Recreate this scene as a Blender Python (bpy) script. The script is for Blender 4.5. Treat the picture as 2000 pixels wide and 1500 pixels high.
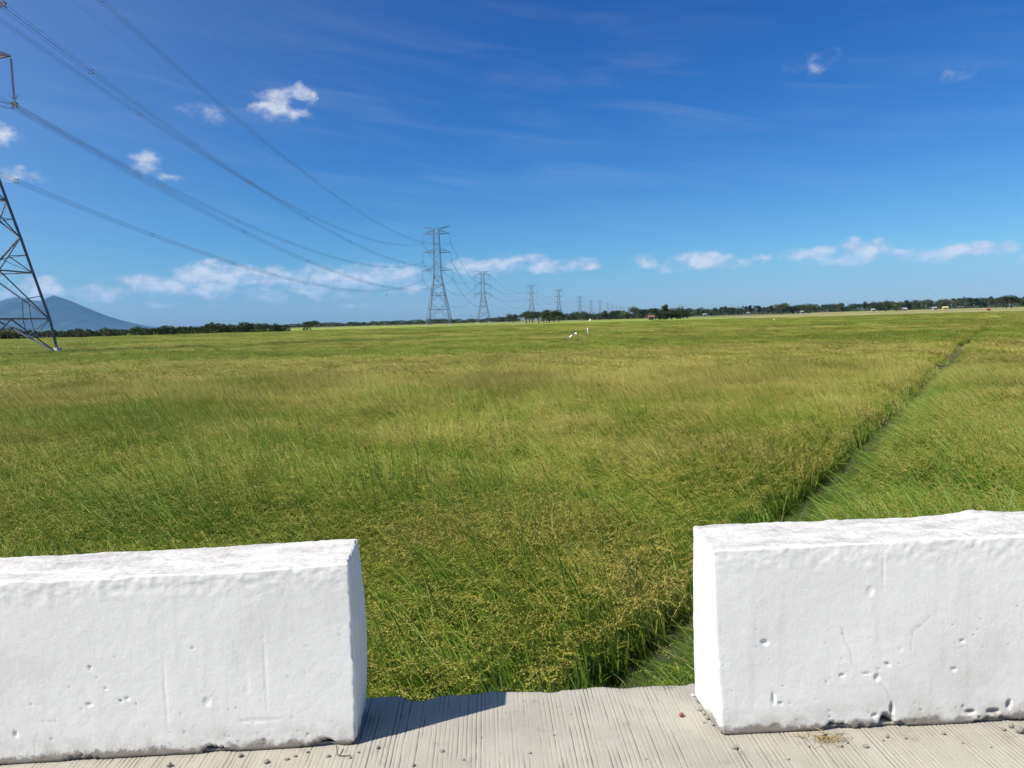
import bpy, bmesh, math, random
import numpy as np
from mathutils import Matrix, Vector
R = math.radians
random.seed(7)
rng = np.random.default_rng(11)
scene = bpy.context.scene
COL = scene.collection
for o in list(bpy.data.objects):
    bpy.data.objects.remove(o)

# ------------------------------------------------------------------ camera
PITCH, ROLL, CAMZ = R(4.80), R(1.575), 1.6
cam_data = bpy.data.cameras.new('camera')
cam_data.sensor_width = 36.0
cam_data.lens = 27.0
cam_data.clip_start = 0.05
cam_data.clip_end = 120000
cam = bpy.data.objects.new('camera', cam_data)
COL.objects.link(cam)
fw = Vector((0, math.cos(PITCH), -math.sin(PITCH)))
up0 = Vector((0, math.sin(PITCH), math.cos(PITCH)))
r0 = Vector((1, 0, 0))
rt = r0 * math.cos(ROLL) - up0 * math.sin(ROLL)
up = up0 * math.cos(ROLL) + r0 * math.sin(ROLL)
cam.matrix_world = Matrix(((rt.x, up.x, -fw.x, 0), (rt.y, up.y, -fw.y, 0), (rt.z, up.z, -fw.z, CAMZ), (0, 0, 0, 1)))
scene.camera = cam

def sight(px, py):
    """direction in the world of a spot seen in the photograph (2000 x 1500)"""
    return fw + rt * ((px - 1000) / 1500) + up * ((750 - py) / 1500)
def at_depth(px, py, Y):
    d = sight(px, py)
    return Vector((0, 0, CAMZ)) + d * (Y / d.y)
def azel(px, py):
    d = sight(px, py).normalized()
    return math.atan2(d.x, d.y), math.asin(d.z)

# ------------------------------------------------------------------ sun, sky, exposure
SUN_DIR = Vector((0.5981, 0.2899, -0.7471)).normalized()
SUN_EL = math.asin(-SUN_DIR.z)
SUN_AZ = math.atan2(-SUN_DIR.x, -SUN_DIR.y)
sl = bpy.data.lights.new('sun', 'SUN')
sl.energy = 4.7
sl.angle = R(0.53)
sl.color = (1.0, 0.945, 0.85)
sun = bpy.data.objects.new('sun', sl)
COL.objects.link(sun)
sun.rotation_euler = SUN_DIR.to_track_quat('-Z', 'Y').to_euler()
sun.location = (-40, -20, 60)

vs = scene.view_settings
scene.display_settings.display_device = 'sRGB'
vs.view_transform = 'Standard'
vs.look = 'None'
vs.exposure = 0.64
vs.gamma = 1.0
vs.use_curve_mapping = False
cy = scene.cycles
cy.use_denoising = True
cy.denoiser = 'OPENIMAGEDENOISE'
cy.use_adaptive_sampling = True
cy.adaptive_threshold = 0.012
cy.max_bounces = 5
cy.diffuse_bounces = 2
cy.glossy_bounces = 2
cy.transmission_bounces = 3
cy.volume_bounces = 1
cy.transparent_max_bounces = 8
cy.caustics_reflective = False
cy.caustics_refractive = False
scene.render.film_transparent = False

class NT:
    """small helper to write node trees"""
    def __init__(self, tree):
        self.t = tree
    def n(self, kind, ins=None, **kw):
        nd = self.t.nodes.new(kind)
        for k, v in kw.items():
            setattr(nd, k, v)
        for k, v in (ins or {}).items():
            s = nd.inputs[k]
            if isinstance(v, bpy.types.NodeSocket):
                self.t.links.new(v, s)
            else:
                s.default_value = v
        return nd
    def math(self, op, a, b=0.0, c=None, clamp=False):
        ins = {0: a, 1: b}
        if c is not None:
            ins[2] = c
        return self.n('ShaderNodeMath', ins, operation=op, use_clamp=clamp).outputs[0]
    def vmath(self, op, a, b=(0, 0, 0)):
        nd = self.n('ShaderNodeVectorMath', {0: a, 1: b}, operation=op)
        return nd.outputs['Value'] if op in ('LENGTH', 'DOT_PRODUCT') else nd.outputs[0]
    def mix(self, f, a, b, blend='MIX'):
        nd = self.n('ShaderNodeMix', data_type='RGBA', blend_type=blend)
        for i, v in ((0, f), (6, a), (7, b)):
            if isinstance(v, bpy.types.NodeSocket):
                self.t.links.new(v, nd.inputs[i])
            else:
                nd.inputs[i].default_value = v if i == 0 else (tuple(v) + (1,))[:4]
        return nd.outputs[2]
    def noise(self, vec, scale, detail=4, rough=0.55, dist=0.0):
        return self.n('ShaderNodeTexNoise', {'Vector': vec, 'Scale': scale, 'Detail': detail, 'Roughness': rough, 'Distortion': dist}).outputs['Fac']
    def smooth(self, v, a, b, lo=0.0, hi=1.0):
        return self.n('ShaderNodeMapRange', {'Value': v, 'From Min': a, 'From Max': b, 'To Min': lo, 'To Max': hi}, interpolation_type='SMOOTHSTEP').outputs[0]
    def ramp(self, f, stops):
        nd = self.n('ShaderNodeValToRGB', {0: f})
        el = nd.color_ramp.elements
        while len(el) < len(stops):
            el.new(0.5)
        for e, (p, c) in zip(el, stops):
            e.position = p
            e.color = tuple(c) + (1,)
        return nd.outputs[0]

world = bpy.data.worlds.new('World')
scene.world = world
world.use_nodes = True
world.node_tree.nodes.clear()
W = NT(world.node_tree)
sky = W.n('ShaderNodeTexSky', sky_type='NISHITA', sun_disc=False)
sky.sun_elevation = SUN_EL
sky.sun_rotation = SUN_AZ
sky.air_density = 1.0
sky.dust_density = 0.3
sky.ozone_density = 2.5
sky.altitude = 20
SKY_STRENGTH = 0.092
tc = W.n('ShaderNodeTexCoord').outputs['Generated']
sep = W.n('ShaderNodeSeparateXYZ', {0: tc})
az = W.math('ARCTAN2', sep.outputs[0], sep.outputs[1])
el = W.math('ARCSINE', sep.outputs[2])
ae = W.n('ShaderNodeCombineXYZ', {0: az, 1: el, 2: 0.0}).outputs[0]
srgb = W.n('ShaderNodeSeparateColor', {0: sky.outputs[0]}).outputs
deep = [W.math('MULTIPLY', W.math('POWER', W.math('MULTIPLY', W.math('MINIMUM', srgb[i], 10.0), 1 / ref), pw_), out_)
        for i, (ref, pw_, out_) in enumerate(((5.0, 1.95, 1.62), (6.0, 1.52, 3.3), (6.3, 1.12, 4.85)))]
deepcol = W.n('ShaderNodeCombineColor', {0: deep[0], 1: deep[1], 2: deep[2]}).outputs[0]
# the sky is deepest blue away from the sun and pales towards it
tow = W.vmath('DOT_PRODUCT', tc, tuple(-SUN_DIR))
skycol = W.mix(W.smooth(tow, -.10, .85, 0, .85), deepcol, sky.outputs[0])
# fair-weather clouds: px, py, half width, half height (in photograph pixels at the clouds' bearing), weight
clouds = [
    (552, 208, 54, 32, .85), (592, 190, 20, 24, .9), (515, 205, 26, 14, .7), (400, 222, 46, 22, .45), (284, 320, 38, 22, .62), (318, 346, 26, 12, .5),
    (8, 262, 34, 20, .8), (30, 344, 48, 16, .75), (1592, 128, 60, 24, .30), (1640, 105, 26, 14, .22), (1868, 142, 44, 22, .24),
    (85, 566, 34, 26, .9), (20, 574, 46, 18, .7), (200, 574, 56, 16, .66), (300, 551, 62, 18, .92), (395, 540, 54, 26, 1.0), (445, 540, 50, 28, .95),
    (420, 562, 150, 26, .55), (520, 548, 110, 24, .72), (680, 545, 150, 24, .8), (230, 566, 90, 16, .6), (640, 540, 90, 22, .8), (740, 535, 84, 20, .85), (800, 560, 80, 14, .55), (600, 572, 150, 18, .45),
    (900, 520, 40, 16, .7), (960, 520, 60, 15, .85), (1020, 507, 46, 12, .85), (1090, 518, 80, 14, .85), (1150, 518, 30, 10, .7),
    (1258, 512, 30, 14, .85), (1310, 518, 52, 14, .55), (1372, 508, 54, 17, .9), (1425, 516, 50, 12, .6), (1490, 503, 26, 9, .55),
    (1590, 496, 56, 16, .85), (1683, 488, 50, 20, 1.0), (1650, 505, 110, 14, .6), (1800, 496, 80, 14, .65), (1890, 488, 90, 14, .85), (1960, 484, 36, 12, .8),
    (1985, 560, 40, 8, .3), (2080, 500, 90, 18, .8), (-90, 560, 80, 24, .8), (700, 600, 120, 8, .3), (340, 596, 130, 9, .3)]
blobs = []
for (px, py, hw, hh, wt) in clouds:
    a0, e0 = azel(px, py)
    a1, _ = azel(px + hw, py - hw * 0.0275)
    _, e1 = azel(px, py - hh)
    blobs.append((a0, e0, abs(a1 - a0), abs(e1 - e0), wt))
rs = random.Random(5)
for k in range(9):            # the same kind of sky goes on behind the camera
    a0 = rs.choice((-1, 1)) * rs.uniform(0.85, 3.14)
    low = rs.random() < 0.75
    blobs.append((a0, rs.uniform(.05, .1) if low else rs.uniform(.18, .4), rs.uniform(.03, .09), rs.uniform(.008, .018), rs.uniform(.5, 1)))
field = None
warp = W.n('ShaderNodeTexNoise', {'Vector': W.vmath('MULTIPLY', ae, (40, 55, 1)), 'Scale': 1.0, 'Detail': 5.0, 'Roughness': 0.6})
wv = W.vmath('MULTIPLY', W.vmath('SUBTRACT', warp.outputs['Color'], (.5, .5, .5)), (.035, .018, 0))
aew = W.vmath('ADD', ae, wv)
for (a0, e0, wa, we, wt) in blobs:
    k = .66
    q = W.n('ShaderNodeVectorMath', {0: aew, 1: (k / wa, k / we, 0), 2: (-a0 * k / wa, -e0 * k / we, 0)}, operation='MULTIPLY_ADD').outputs[0]
    v = W.n('ShaderNodeTexGradient', {0: q}, gradient_type='SPHERICAL').outputs[1]
    if wt < .9:
        v = W.math('MULTIPLY', v, wt)
    field = v if field is None else W.math('MAXIMUM', field, v)
hole = azel(580, 203)
hq = W.n('ShaderNodeVectorMath', {0: aew, 1: (62, 95, 0), 2: (-hole[0] * 62, -hole[1] * 95, 0)}, operation='MULTIPLY_ADD').outputs[0]
field = W.math('SUBTRACT', field, W.math('MULTIPLY', W.n('ShaderNodeTexGradient', {0: hq}, gradient_type='SPHERICAL').outputs[1], .8))
puff = W.noise(W.vmath('MULTIPLY', ae, (34, 52, 1)), 1.0, 6, 0.56)
dens = W.math('ADD', field, W.math('MULTIPLY', W.math('SUBTRACT', puff, .5), 1.5))
cov = W.smooth(dens, .05, .86)
cov = W.math('MULTIPLY', cov, W.smooth(field, .02, .3))
under = W.noise(W.vmath('MULTIPLY', W.vmath('ADD', ae, (-.002, .008, 0)), (34, 52, 1)), 1.0, 4, 0.56)
lit = W.smooth(W.math('SUBTRACT', puff, under), -.22, .12)
ccol = W.mix(lit, (3.5, 4.1, 5.1), (5.7, 5.9, 6.3))
# thin high streaks
st = W.vmath('MULTIPLY', W.n('ShaderNodeVectorRotate', {'Vector': ae, 'Angle': 0.16}, rotation_type='Z_AXIS').outputs[0], (5, 42, 1))
cir = W.noise(st, 1.0, 5, 0.5, .6)
a0, e0 = azel(1000, 260)
cm = W.vmath('LENGTH', W.vmath('MULTIPLY', W.vmath('SUBTRACT', ae, (a0, e0, 0)), (1 / .95, 1 / .22, 0)))
cmask = W.math('MULTIPLY', W.smooth(cir, .42, .85), W.smooth(cm, 1.0, .2, 0, .075))
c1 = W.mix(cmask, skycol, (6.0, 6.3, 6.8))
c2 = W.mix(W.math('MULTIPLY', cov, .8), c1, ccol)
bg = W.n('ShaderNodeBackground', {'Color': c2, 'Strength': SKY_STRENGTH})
W.t.links.new(bg.outputs[0], W.n('ShaderNodeOutputWorld').inputs[0])

# ------------------------------------------------------------------ helpers
def tag(o, label=None, cat=None, group=None, kind=None):
    for k, v in (('label', label), ('category', cat), ('group', group), ('kind', kind)):
        if v:
            o[k] = v
    return o
def empty(name, loc=(0, 0, 0), rz=0.0):
    o = bpy.data.objects.new(name, None)
    o.empty_display_size = .2
    o.location = loc
    o.rotation_euler = (0, 0, rz)
    COL.objects.link(o)
    return o
def mesh_from(name, verts, faces, mat=None, smooth=False, mats=None, fmat=None):
    me = bpy.data.meshes.new(name)
    verts = np.asarray(verts, dtype=np.float32)
    if isinstance(faces, np.ndarray):
        nf, k = faces.shape
        me.vertices.add(len(verts))
        me.vertices.foreach_set('co', verts.ravel())
        me.loops.add(nf * k)
        me.loops.foreach_set('vertex_index', faces.astype(np.int32).ravel())
        me.polygons.add(nf)
        me.polygons.foreach_set('loop_start', np.arange(0, nf * k, k, dtype=np.int32))
        me.polygons.foreach_set('loop_total', np.full(nf, k, dtype=np.int32))
        me.update(calc_edges=True)
    else:
        me.from_pydata([tuple(v) for v in verts], [], faces)
        me.update()
    for m in (mats or ([mat] if mat else [])):
        me.materials.append(m)
    if fmat is not None:
        me.polygons.foreach_set('material_index', np.asarray(fmat, dtype=np.int32))
    if smooth:
        me.polygons.foreach_set('use_smooth', np.ones(len(me.polygons), dtype=bool))
    return me
def link(name, me, parent=None, loc=None):
    o = bpy.data.objects.new(name, me)
    COL.objects.link(o)
    if parent is not None:
        o.parent = parent
    if loc is not None:
        o.location = loc
    return o
class MB:
    """collects simple solids into one mesh"""
    def __init__(self):
        self.v, self.f = [], []
    def add(self, vs_, fs_):
        b = len(self.v)
        self.v += [tuple(p) for p in vs_]
        self.f += [tuple(b + i for i in f) for f in fs_]
    def box(self, lo, hi):
        x0, y0, z0 = lo
        x1, y1, z1 = hi
        self.add([(x0, y0, z0), (x1, y0, z0), (x1, y1, z0), (x0, y1, z0), (x0, y0, z1), (x1, y0, z1), (x1, y1, z1), (x0, y1, z1)],
                 [(3, 2, 1, 0), (4, 5, 6, 7), (0, 1, 5, 4), (1, 2, 6, 5), (2, 3, 7, 6), (3, 0, 4, 7)])
    def bar(self, a, b, w):
        """steel angle between two points: two thin flanges"""
        a, b = Vector(a), Vector(b)
        d = (b - a).normalized()
        s = d.cross(Vector((0, 0, 1)))
        if s.length < 1e-3:
            s = Vector((1, 0, 0))
        s.normalize()
        t = d.cross(s).normalized()
        th = w * .16
        for (u, w2) in ((s, t), (t, s)):
            c = []
            for p in (a, b):
                for (i, j) in ((0, 0), (1, 0), (1, 1), (0, 1)):
                    c.append(p + u * (w * i - w * .5) + w2 * (th * j - w * .5))
            self.add(c, [(0, 1, 2, 3), (7, 6, 5, 4), (0, 4, 5, 1), (1, 5, 6, 2), (2, 6, 7, 3), (3, 7, 4, 0)])
    def tube(self, pts, rad, n=5, cap=True):
        pts = [Vector(p) for p in pts]
        rads = rad if isinstance(rad, (list, tuple)) else [rad] * len(pts)
        vs_, fs_ = [], []
        for i, p in enumerate(pts):
            d = (pts[min(i + 1, len(pts) - 1)] - pts[max(i - 1, 0)]).normalized()
            ref = Vector((0, 0, 1)) if abs(d.z) < .9 else Vector((1, 0, 0))
            s = d.cross(ref).normalized()
            t = s.cross(d).normalized()
            for k in range(n):
                a = 2 * math.pi * k / n
                vs_.append(p + (s * math.cos(a) + t * math.sin(a)) * rads[i])
        for i in range(len(pts) - 1):
            for k in range(n):
                fs_.append((i * n + k, i * n + (k + 1) % n, (i + 1) * n + (k + 1) % n, (i + 1) * n + k))
        if cap:
            fs_.append(tuple(reversed(range(n))))
            fs_.append(tuple((len(pts) - 1) * n + k for k in range(n)))
        self.add(vs_, fs_)
    def lathe(self, prof, n=8, c=(0, 0)):
        vs_ = [(c[0] + r * math.cos(2 * math.pi * k / n), c[1] + r * math.sin(2 * math.pi * k / n), z) for (r, z) in prof for k in range(n)]
        fs_ = [(i * n + k, i * n + (k + 1) % n, (i + 1) * n + (k + 1) % n, (i + 1) * n + k) for i in range(len(prof) - 1) for k in range(n)]
        self.add(vs_, fs_)
    def mesh(self, name, mat, smooth=False):
        return mesh_from(name, self.v, self.f, mat, smooth)
    def build(self, name, mat, parent=None, smooth=False, loc=None):
        return link(name, self.mesh(name, mat, smooth), parent, loc)

def hash3(i, j, k, seed):
    h = (i * 374761393 + j * 668265263 + k * 2147483647 + seed * 1274126177) & 0xFFFFFFFF
    h = ((h ^ (h >> 13)) * 1274126177) & 0xFFFFFFFF
    h = ((h ^ (h >> 15)) * 2246822519) & 0xFFFFFFFF
    return ((h ^ (h >> 16)) & 0xFFFFFF) / float(0xFFFFFF)
def vnoise(p, seed=0):
    p = np.asarray(p, dtype=np.float64)
    i = np.floor(p).astype(np.int64)
    f = p - i
    f = f * f * (3 - 2 * f)
    out = 0
    for a in (0, 1):
        for b in (0, 1):
            for c in (0, 1):
                w = (f[:, 0] if a else 1 - f[:, 0]) * (f[:, 1] if b else 1 - f[:, 1]) * (f[:, 2] if c else 1 - f[:, 2])
                out = out + w * hash3(i[:, 0] + a, i[:, 1] + b, i[:, 2] + c, seed)
    return out
def fbm(p, octaves=4, seed=0, gain=.5):
    p = np.asarray(p, dtype=np.float64)
    s, a, t = 0, 1.0, 0
    for o in range(octaves):
        s = s + a * vnoise(p * 2 ** o + o * 17.3, seed + o)
        t += a
        a *= gain
    return s / t

# ------------------------------------------------------------------ materials
def material(name):
    m = bpy.data.materials.new(name)
    m.use_nodes = True
    m.node_tree.nodes.clear()
    t = NT(m.node_tree)
    out = t.n('ShaderNodeOutputMaterial')
    return m, t, out
def simple(name, col, rough=.8, metal=0.0, var=.15, scale=3.0):
    m, t, out = material(name)
    co = t.n('ShaderNodeTexCoord').outputs['Object']
    f = t.noise(co, scale, 5, .6)
    c = t.mix(t.smooth(f, .3, .7), tuple(x * (1 - var) for x in col), tuple(min(1, x * (1 + var)) for x in col))
    b = t.n('ShaderNodeBsdfPrincipled', {'Base Color': c, 'Roughness': rough, 'Metallic': metal})
    t.t.links.new(b.outputs[0], out.inputs[0])
    return m

def painted_concrete():
    m, t, out = material('whitewashed_concrete')
    co = t.n('ShaderNodeTexCoord').outputs['Object']
    geo = t.n('ShaderNodeNewGeometry')
    nz = t.n('ShaderNodeSeparateXYZ', {0: geo.outputs['Normal']}).outputs[2]
    z = t.n('ShaderNodeSeparateXYZ', {0: co}).outputs[2]
    base = t.mix(t.smooth(t.noise(co, 2.2, 6, .6), .35, .75), (.765, .752, .72), (.68, .668, .635))
    # grime along the top face
    fl = t.vmath('MULTIPLY', co, (1.0, 3.0, 3.0))
    g1 = t.noise(fl, 5.0, 7, .68)
    g2 = t.noise(co, 120.0, 3, .6)
    top = t.math('MULTIPLY', t.smooth(nz, .45, .85), t.smooth(t.math('ADD', g1, t.math('MULTIPLY', g2, .35)), .56, .86))
    base = t.mix(t.smooth(nz, .45, .85, 0, .8), base, (.52, .51, .49))
    base = t.mix(t.math('MULTIPLY', t.smooth(nz, .45, .85), t.smooth(t.noise(co, 55.0, 5, .7), .52, .7, 0, .6)), base, (.27, .255, .24))
    base = t.mix(t.math('MULTIPLY', t.smooth(nz, .45, .85), t.smooth(t.noise(t.vmath('MULTIPLY', co, (1.2, 6, 1)), 2.0, 4, .6), .52, .66, 0, .8)), base, (.60, .59, .57))
    base = t.mix(t.math('MULTIPLY', top, .6), base, (.24, .225, .21))
    # splash dirt along the foot
    low = t.math('MULTIPLY', t.smooth(z, .15, .005), t.smooth(t.noise(co, 11.0, 6, .65), .36, .66))
    base = t.mix(t.math('MULTIPLY', low, .6), base, (.36, .31, .25))
    # where the paint has chipped away
    worn = t.smooth(t.math('ADD', z, t.math('MULTIPLY', t.noise(co, 16.0, 6, .7), -.11)), -.012, -.036)
    base = t.mix(t.math('MULTIPLY', worn, .85), base, (.17, .14, .115))
    # rusty damp blotches
    bl = t.smooth(t.noise(co, 3.4, 5, .6), .66, .78)
    base = t.mix(t.math('MULTIPLY', bl, .16), base, (.46, .40, .28))
    spk = t.smooth(t.noise(co, 85.0, 2, .5), .73, .78)
    base = t.mix(t.math('MULTIPLY', spk, .55), base, (.30, .28, .27))
    at = t.n('ShaderNodeAttribute', attribute_name='wear').outputs['Fac']
    base = t.mix(t.math('MULTIPLY', at, .8), base, (.20, .18, .165))
    # rain streaks and handling grime
    sv = t.noise(t.vmath('MULTIPLY', co, (14, 14, 1.3)), 1.0, 6, .65)
    base = t.mix(t.smooth(sv, .5, .8, 0, .3), base, (.44, .42, .385))
    sm = t.noise(co, 1.7, 6, .7)
    base = t.mix(t.smooth(sm, .52, .78, 0, .35), base, (.47, .445, .40))
    n1 = t.noise(co, 95.0, 5, .62)
    n2 = t.noise(co, 26.0, 4, .6)
    hgt = t.math('ADD', t.math('MULTIPLY', n1, .5), t.math('MULTIPLY', n2, .9))
    bp = t.n('ShaderNodeBump', {'Strength': .3, 'Distance': .005, 'Height': hgt})
    b = t.n('ShaderNodeBsdfPrincipled', {'Base Color': base, 'Roughness': .82, 'Normal': bp.outputs[0]})
    t.t.links.new(b.outputs[0], out.inputs[0])
    return m
def road_concrete():
    m, t, out = material('grooved_concrete')
    co = t.n('ShaderNodeTexCoord').outputs['Object']
    f = t.noise(co, 1.6, 7, .62)
    c = t.mix(t.smooth(f, .32, .7), (.37, .35, .295), (.29, .272, .226))
    c = t.mix(t.smooth(t.noise(t.vmath('MULTIPLY', co, (9, 1.5, 1)), 1.0, 5, .6), .5, .75, 0, .35), c, (.43, .41, .36))
    c = t.mix(t.smooth(t.noise(co, 7.0, 6, .65), .57, .74, 0, .6), c, (.18, .165, .145))
    c = t.mix(t.smooth(t.noise(t.vmath('ADD', co, (3.1, 8.2, 0)), 2.6, 7, .7), .55, .75, 0, .5), c, (.42, .40, .345))
    c = t.mix(t.smooth(t.noise(co, 42.0, 4, .6), .64, .72, 0, .6), c, (.13, .115, .10))
    c = t.mix(t.smooth(t.noise(co, 170.0, 3, .6), .58, .72, 0, .5), c, (.17, .16, .145))
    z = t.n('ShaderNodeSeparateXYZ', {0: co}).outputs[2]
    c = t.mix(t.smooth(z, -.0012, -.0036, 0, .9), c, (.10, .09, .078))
    bp = t.n('ShaderNodeBump', {'Strength': .6, 'Distance': .004, 'Height': t.noise(co, 140.0, 5, .65)})
    b = t.n('ShaderNodeBsdfPrincipled', {'Base Color': c, 'Roughness': .9, 'Normal': bp.outputs[0]})
    t.t.links.new(b.outputs[0], out.inputs[0])
    return m
def ripeness(t, pos):
    """how ripe the paddy is at a place in the field, 0 green .. 1 straw"""
    big = t.noise(t.vmath('MULTIPLY', pos, (.022, .05, 0)), 1.0, 3, .55)
    mid = t.noise(t.vmath('MULTIPLY', pos, (.13, .22, 0)), 1.0, 4, .6)
    fine = t.noise(t.vmath('MULTIPLY', pos, (.55, .8, 0)), 1.0, 4, .65)
    s = t.math('ADD', t.math('MULTIPLY', big, .95), t.math('MULTIPLY', mid, .75))
    s = t.math('ADD', s, t.math('MULTIPLY', t.math('SUBTRACT', fine, .19), .8))
    # broad bands: a riper strip of the plot, then a greener one behind it
    py = t.math('ADD', t.n('ShaderNodeSeparateXYZ', {0: pos}).outputs[1], t.math('MULTIPLY', t.math('SUBTRACT', mid, .5), 26.0))
    ripe = t.math('MULTIPLY', t.smooth(py, 17, 34), t.smooth(py, 62, 46))
    gren = t.math('MULTIPLY', t.smooth(py, 48, 60), t.smooth(py, 84, 70))
    s = t.math('ADD', s, t.math('SUBTRACT', t.math('MULTIPLY', ripe, .17), t.math('MULTIPLY', gren, .12)))
    return t.smooth(s, .92, 1.28)
def leaf_material(name, green, mid, straw, shift=0.0, trans=.28):
    m, t, out = material(name)
    pos = t.n('ShaderNodeNewGeometry').outputs['Position']
    r = ripeness(t, pos)
    rnd = t.n('ShaderNodeObjectInfo').outputs['Random']
    own = t.noise(pos, 19.0, 2, .6)
    f = t.math('ADD', t.math('MULTIPLY', r, .56), t.math('MULTIPLY', t.math('ADD', rnd, own), .27))
    f = t.math('ADD', f, shift, clamp=True)
    c = t.ramp(f, [(.08, green), (.48, mid), (.9, straw)])
    b = t.n('ShaderNodeBsdfPrincipled', {'Base Color': c, 'Roughness': .45, 'Specular IOR Level': .24})
    tr = t.n('ShaderNodeBsdfTranslucent', {'Color': t.mix(.5, c, (.16, .22, .03))})
    mx = t.n('ShaderNodeMixShader', {0: trans, 1: b.outputs[0], 2: tr.outputs[0]})
    t.t.links.new(mx.outputs[0], out.inputs[0])
    return m
def canopy_material():
    m, t, out = material('paddy_canopy')
    pos = t.n('ShaderNodeNewGeometry').outputs['Position']
    r = ripeness(t, pos)
    own = t.noise(t.vmath('MULTIPLY', pos, (1.5, .5, 0)), 1.0, 6, .7)
    f = t.math('ADD', t.math('MULTIPLY', r, .62), t.math('MULTIPLY', own, .4), clamp=True)
    c = t.ramp(f, [(.08, (.09, .18, .018)), (.48, (.19, .26, .034)), (.9, (.32, .305, .07))])
    bp = t.n('ShaderNodeBump', {'Strength': .9, 'Distance': .35, 'Height': own})
    b = t.n('ShaderNodeBsdfPrincipled', {'Base Color': c, 'Roughness': .85, 'Specular IOR Level': .2, 'Normal': bp.outputs[0]})
    t.t.links.new(b.outputs[0], out.inputs[0])
    return m
def ground_material():
    m, t, out = material('plain_soil')
    pos = t.n('ShaderNodeNewGeometry').outputs['Position']
    f = t.noise(t.vmath('MULTIPLY', pos, (.0016, .004, 0)), 1.0, 5, .6)
    g = t.noise(pos, 3.0, 6, .65)
    c = t.ramp(f, [(.3, (.07, .095, .03)), (.5, (.13, .13, .045)), (.7, (.19, .155, .065))])
    c = t.mix(t.smooth(g, .35, .7, 0, .5), c, (.075, .06, .035))
    b = t.n('ShaderNodeBsdfPrincipled', {'Base Color': c, 'Roughness': .95})
    t.t.links.new(b.outputs[0], out.inputs[0])
    return m
def foliage_material(name, dark, light):
    m, t, out = material(name)
    co = t.n('ShaderNodeTexCoord').outputs['Object']
    rnd = t.n('ShaderNodeObjectInfo').outputs['Random']
    f = t.math('ADD', t.math('MULTIPLY', t.noise(co, .9, 4, .6), .75), t.math('MULTIPLY', rnd, .28))
    c = t.mix(t.smooth(f, .3, .75), dark, light)
    b = t.n('ShaderNodeBsdfPrincipled', {'Base Color': c, 'Roughness': .6, 'Specular IOR Level': .25})
    tr = t.n('ShaderNodeBsdfTranslucent', {'Color': c})
    t.t.links.new(t.n('ShaderNodeMixShader', {0: .2, 1: b.outputs[0], 2: tr.outputs[0]}).outputs[0], out.inputs[0])
    return m
M_white = painted_concrete()
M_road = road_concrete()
M_leaf = leaf_material('rice_leaf', (.125, .24, .026), (.265, .36, .046), (.45, .425, .11), .02, .46)
M_leaf_green = leaf_material('green_rice_leaf', (.09, .19, .022), (.20, .29, .038), (.35, .35, .08), -.04, .42)
M_ear = leaf_material('rice_ear', (.22, .245, .04), (.355, .32, .062), (.46, .375, .115), .02, .27)
M_dry = leaf_material('dry_straw', (.26, .21, .09), (.34, .27, .13), (.40, .32, .18), .1, .12)
M_weed = leaf_material('bund_weed', (.05, .105, .014), (.11, .16, .03), (.24, .20, .08), -.1)
M_canopy = canopy_material()
M_ground = ground_material()
M_bund = simple('trodden_grass', (.032, .042, .012), .95, 0, .4, 6.0)
M_ripe = simple('ripe_field_straw', (.24, .225, .07), .95, var=.25, scale=.04)
M_green = simple('green_field', (.075, .125, .025), .95, var=.25, scale=.06)
M_steel = simple('galvanised_steel', (.15, .175, .225), .5, .25, .25, 1.2)
M_wire = simple('aluminium_wire', (.13, .135, .145), .55, .3, .1, .5)
M_insul = simple('insulator_glass', (.20, .22, .24), .25, 0, .15, 3)
M_foot = simple('footing_concrete', (.55, .54, .52), .9, 0, .15, 3)
M_bark = simple('bark', (.10, .08, .06), .9, 0, .3, 2)
M_tree = foliage_material('tree_foliage', (.016, .032, .010), (.042, .066, .018))
M_tree2 = foliage_material('olive_foliage', (.04, .058, .018), (.10, .115, .035))
M_mount = simple('mountain_forest', (.025, .042, .03), .95, 0, .35, .002)
M_stone = simple('grey_stone', (.22, .20, .18), .9, 0, .3, 30)
M_redstone = simple('red_brick_crumb', (.28, .085, .075), .9, 0, .2, 40)
M_chip = simple('white_chip', (.72, .71, .69), .9, 0, .1, 40)
M_post = simple('white_post_paint', (.75, .75, .73), .7, 0, .1, 4)
M_bamboo = simple('bamboo', (.20, .15, .08), .7, 0, .2, 6)
M_cloth = simple('white_plastic', (.78, .79, .80), .5, 0, .06, 8)
M_hutwall = simple('hut_boards', (.16, .10, .07), .9, 0, .25, 2)
M_hutroof = simple('rust_roof', (.24, .09, .06), .7, 0, .25, 2)
M_wallw = simple('house_plaster', (.25, .24, .22), .9, 0, .1, 1)
M_wally = simple('house_yellow', (.46, .38, .17), .9, 0, .1, 1)
M_roofg = simple('zinc_roof', (.34, .34, .34), .6, .2, .2, 1)
M_red = simple('red_tarp', (.30, .08, .045), .7, 0, .2, 2)
M_dark = simple('door_dark', (.05, .045, .04), .8, 0, .2, 2)
M_bird = simple('bird_feather', (.03, .028, .026), .8, 0, .2, 9)

GZ = -1.30            # paddy ground
CZ = -0.66            # top of the standing rice

# ------------------------------------------------------------------ ground and distant land
mb = MB()
S = 30000
mb.add([(-S, -S, GZ), (S, -S, GZ), (S, S, GZ), (-S, S, GZ)], [(0, 1, 2, 3)])
tag(mb.build('ground', M_ground), kind='structure')
def sheet(name, pts, z, mat):
    b = MB()
    b.add([(x, y, z) for (x, y) in pts], [tuple(range(len(pts)))])
    return tag(b.build(name, mat), kind='structure')

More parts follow.
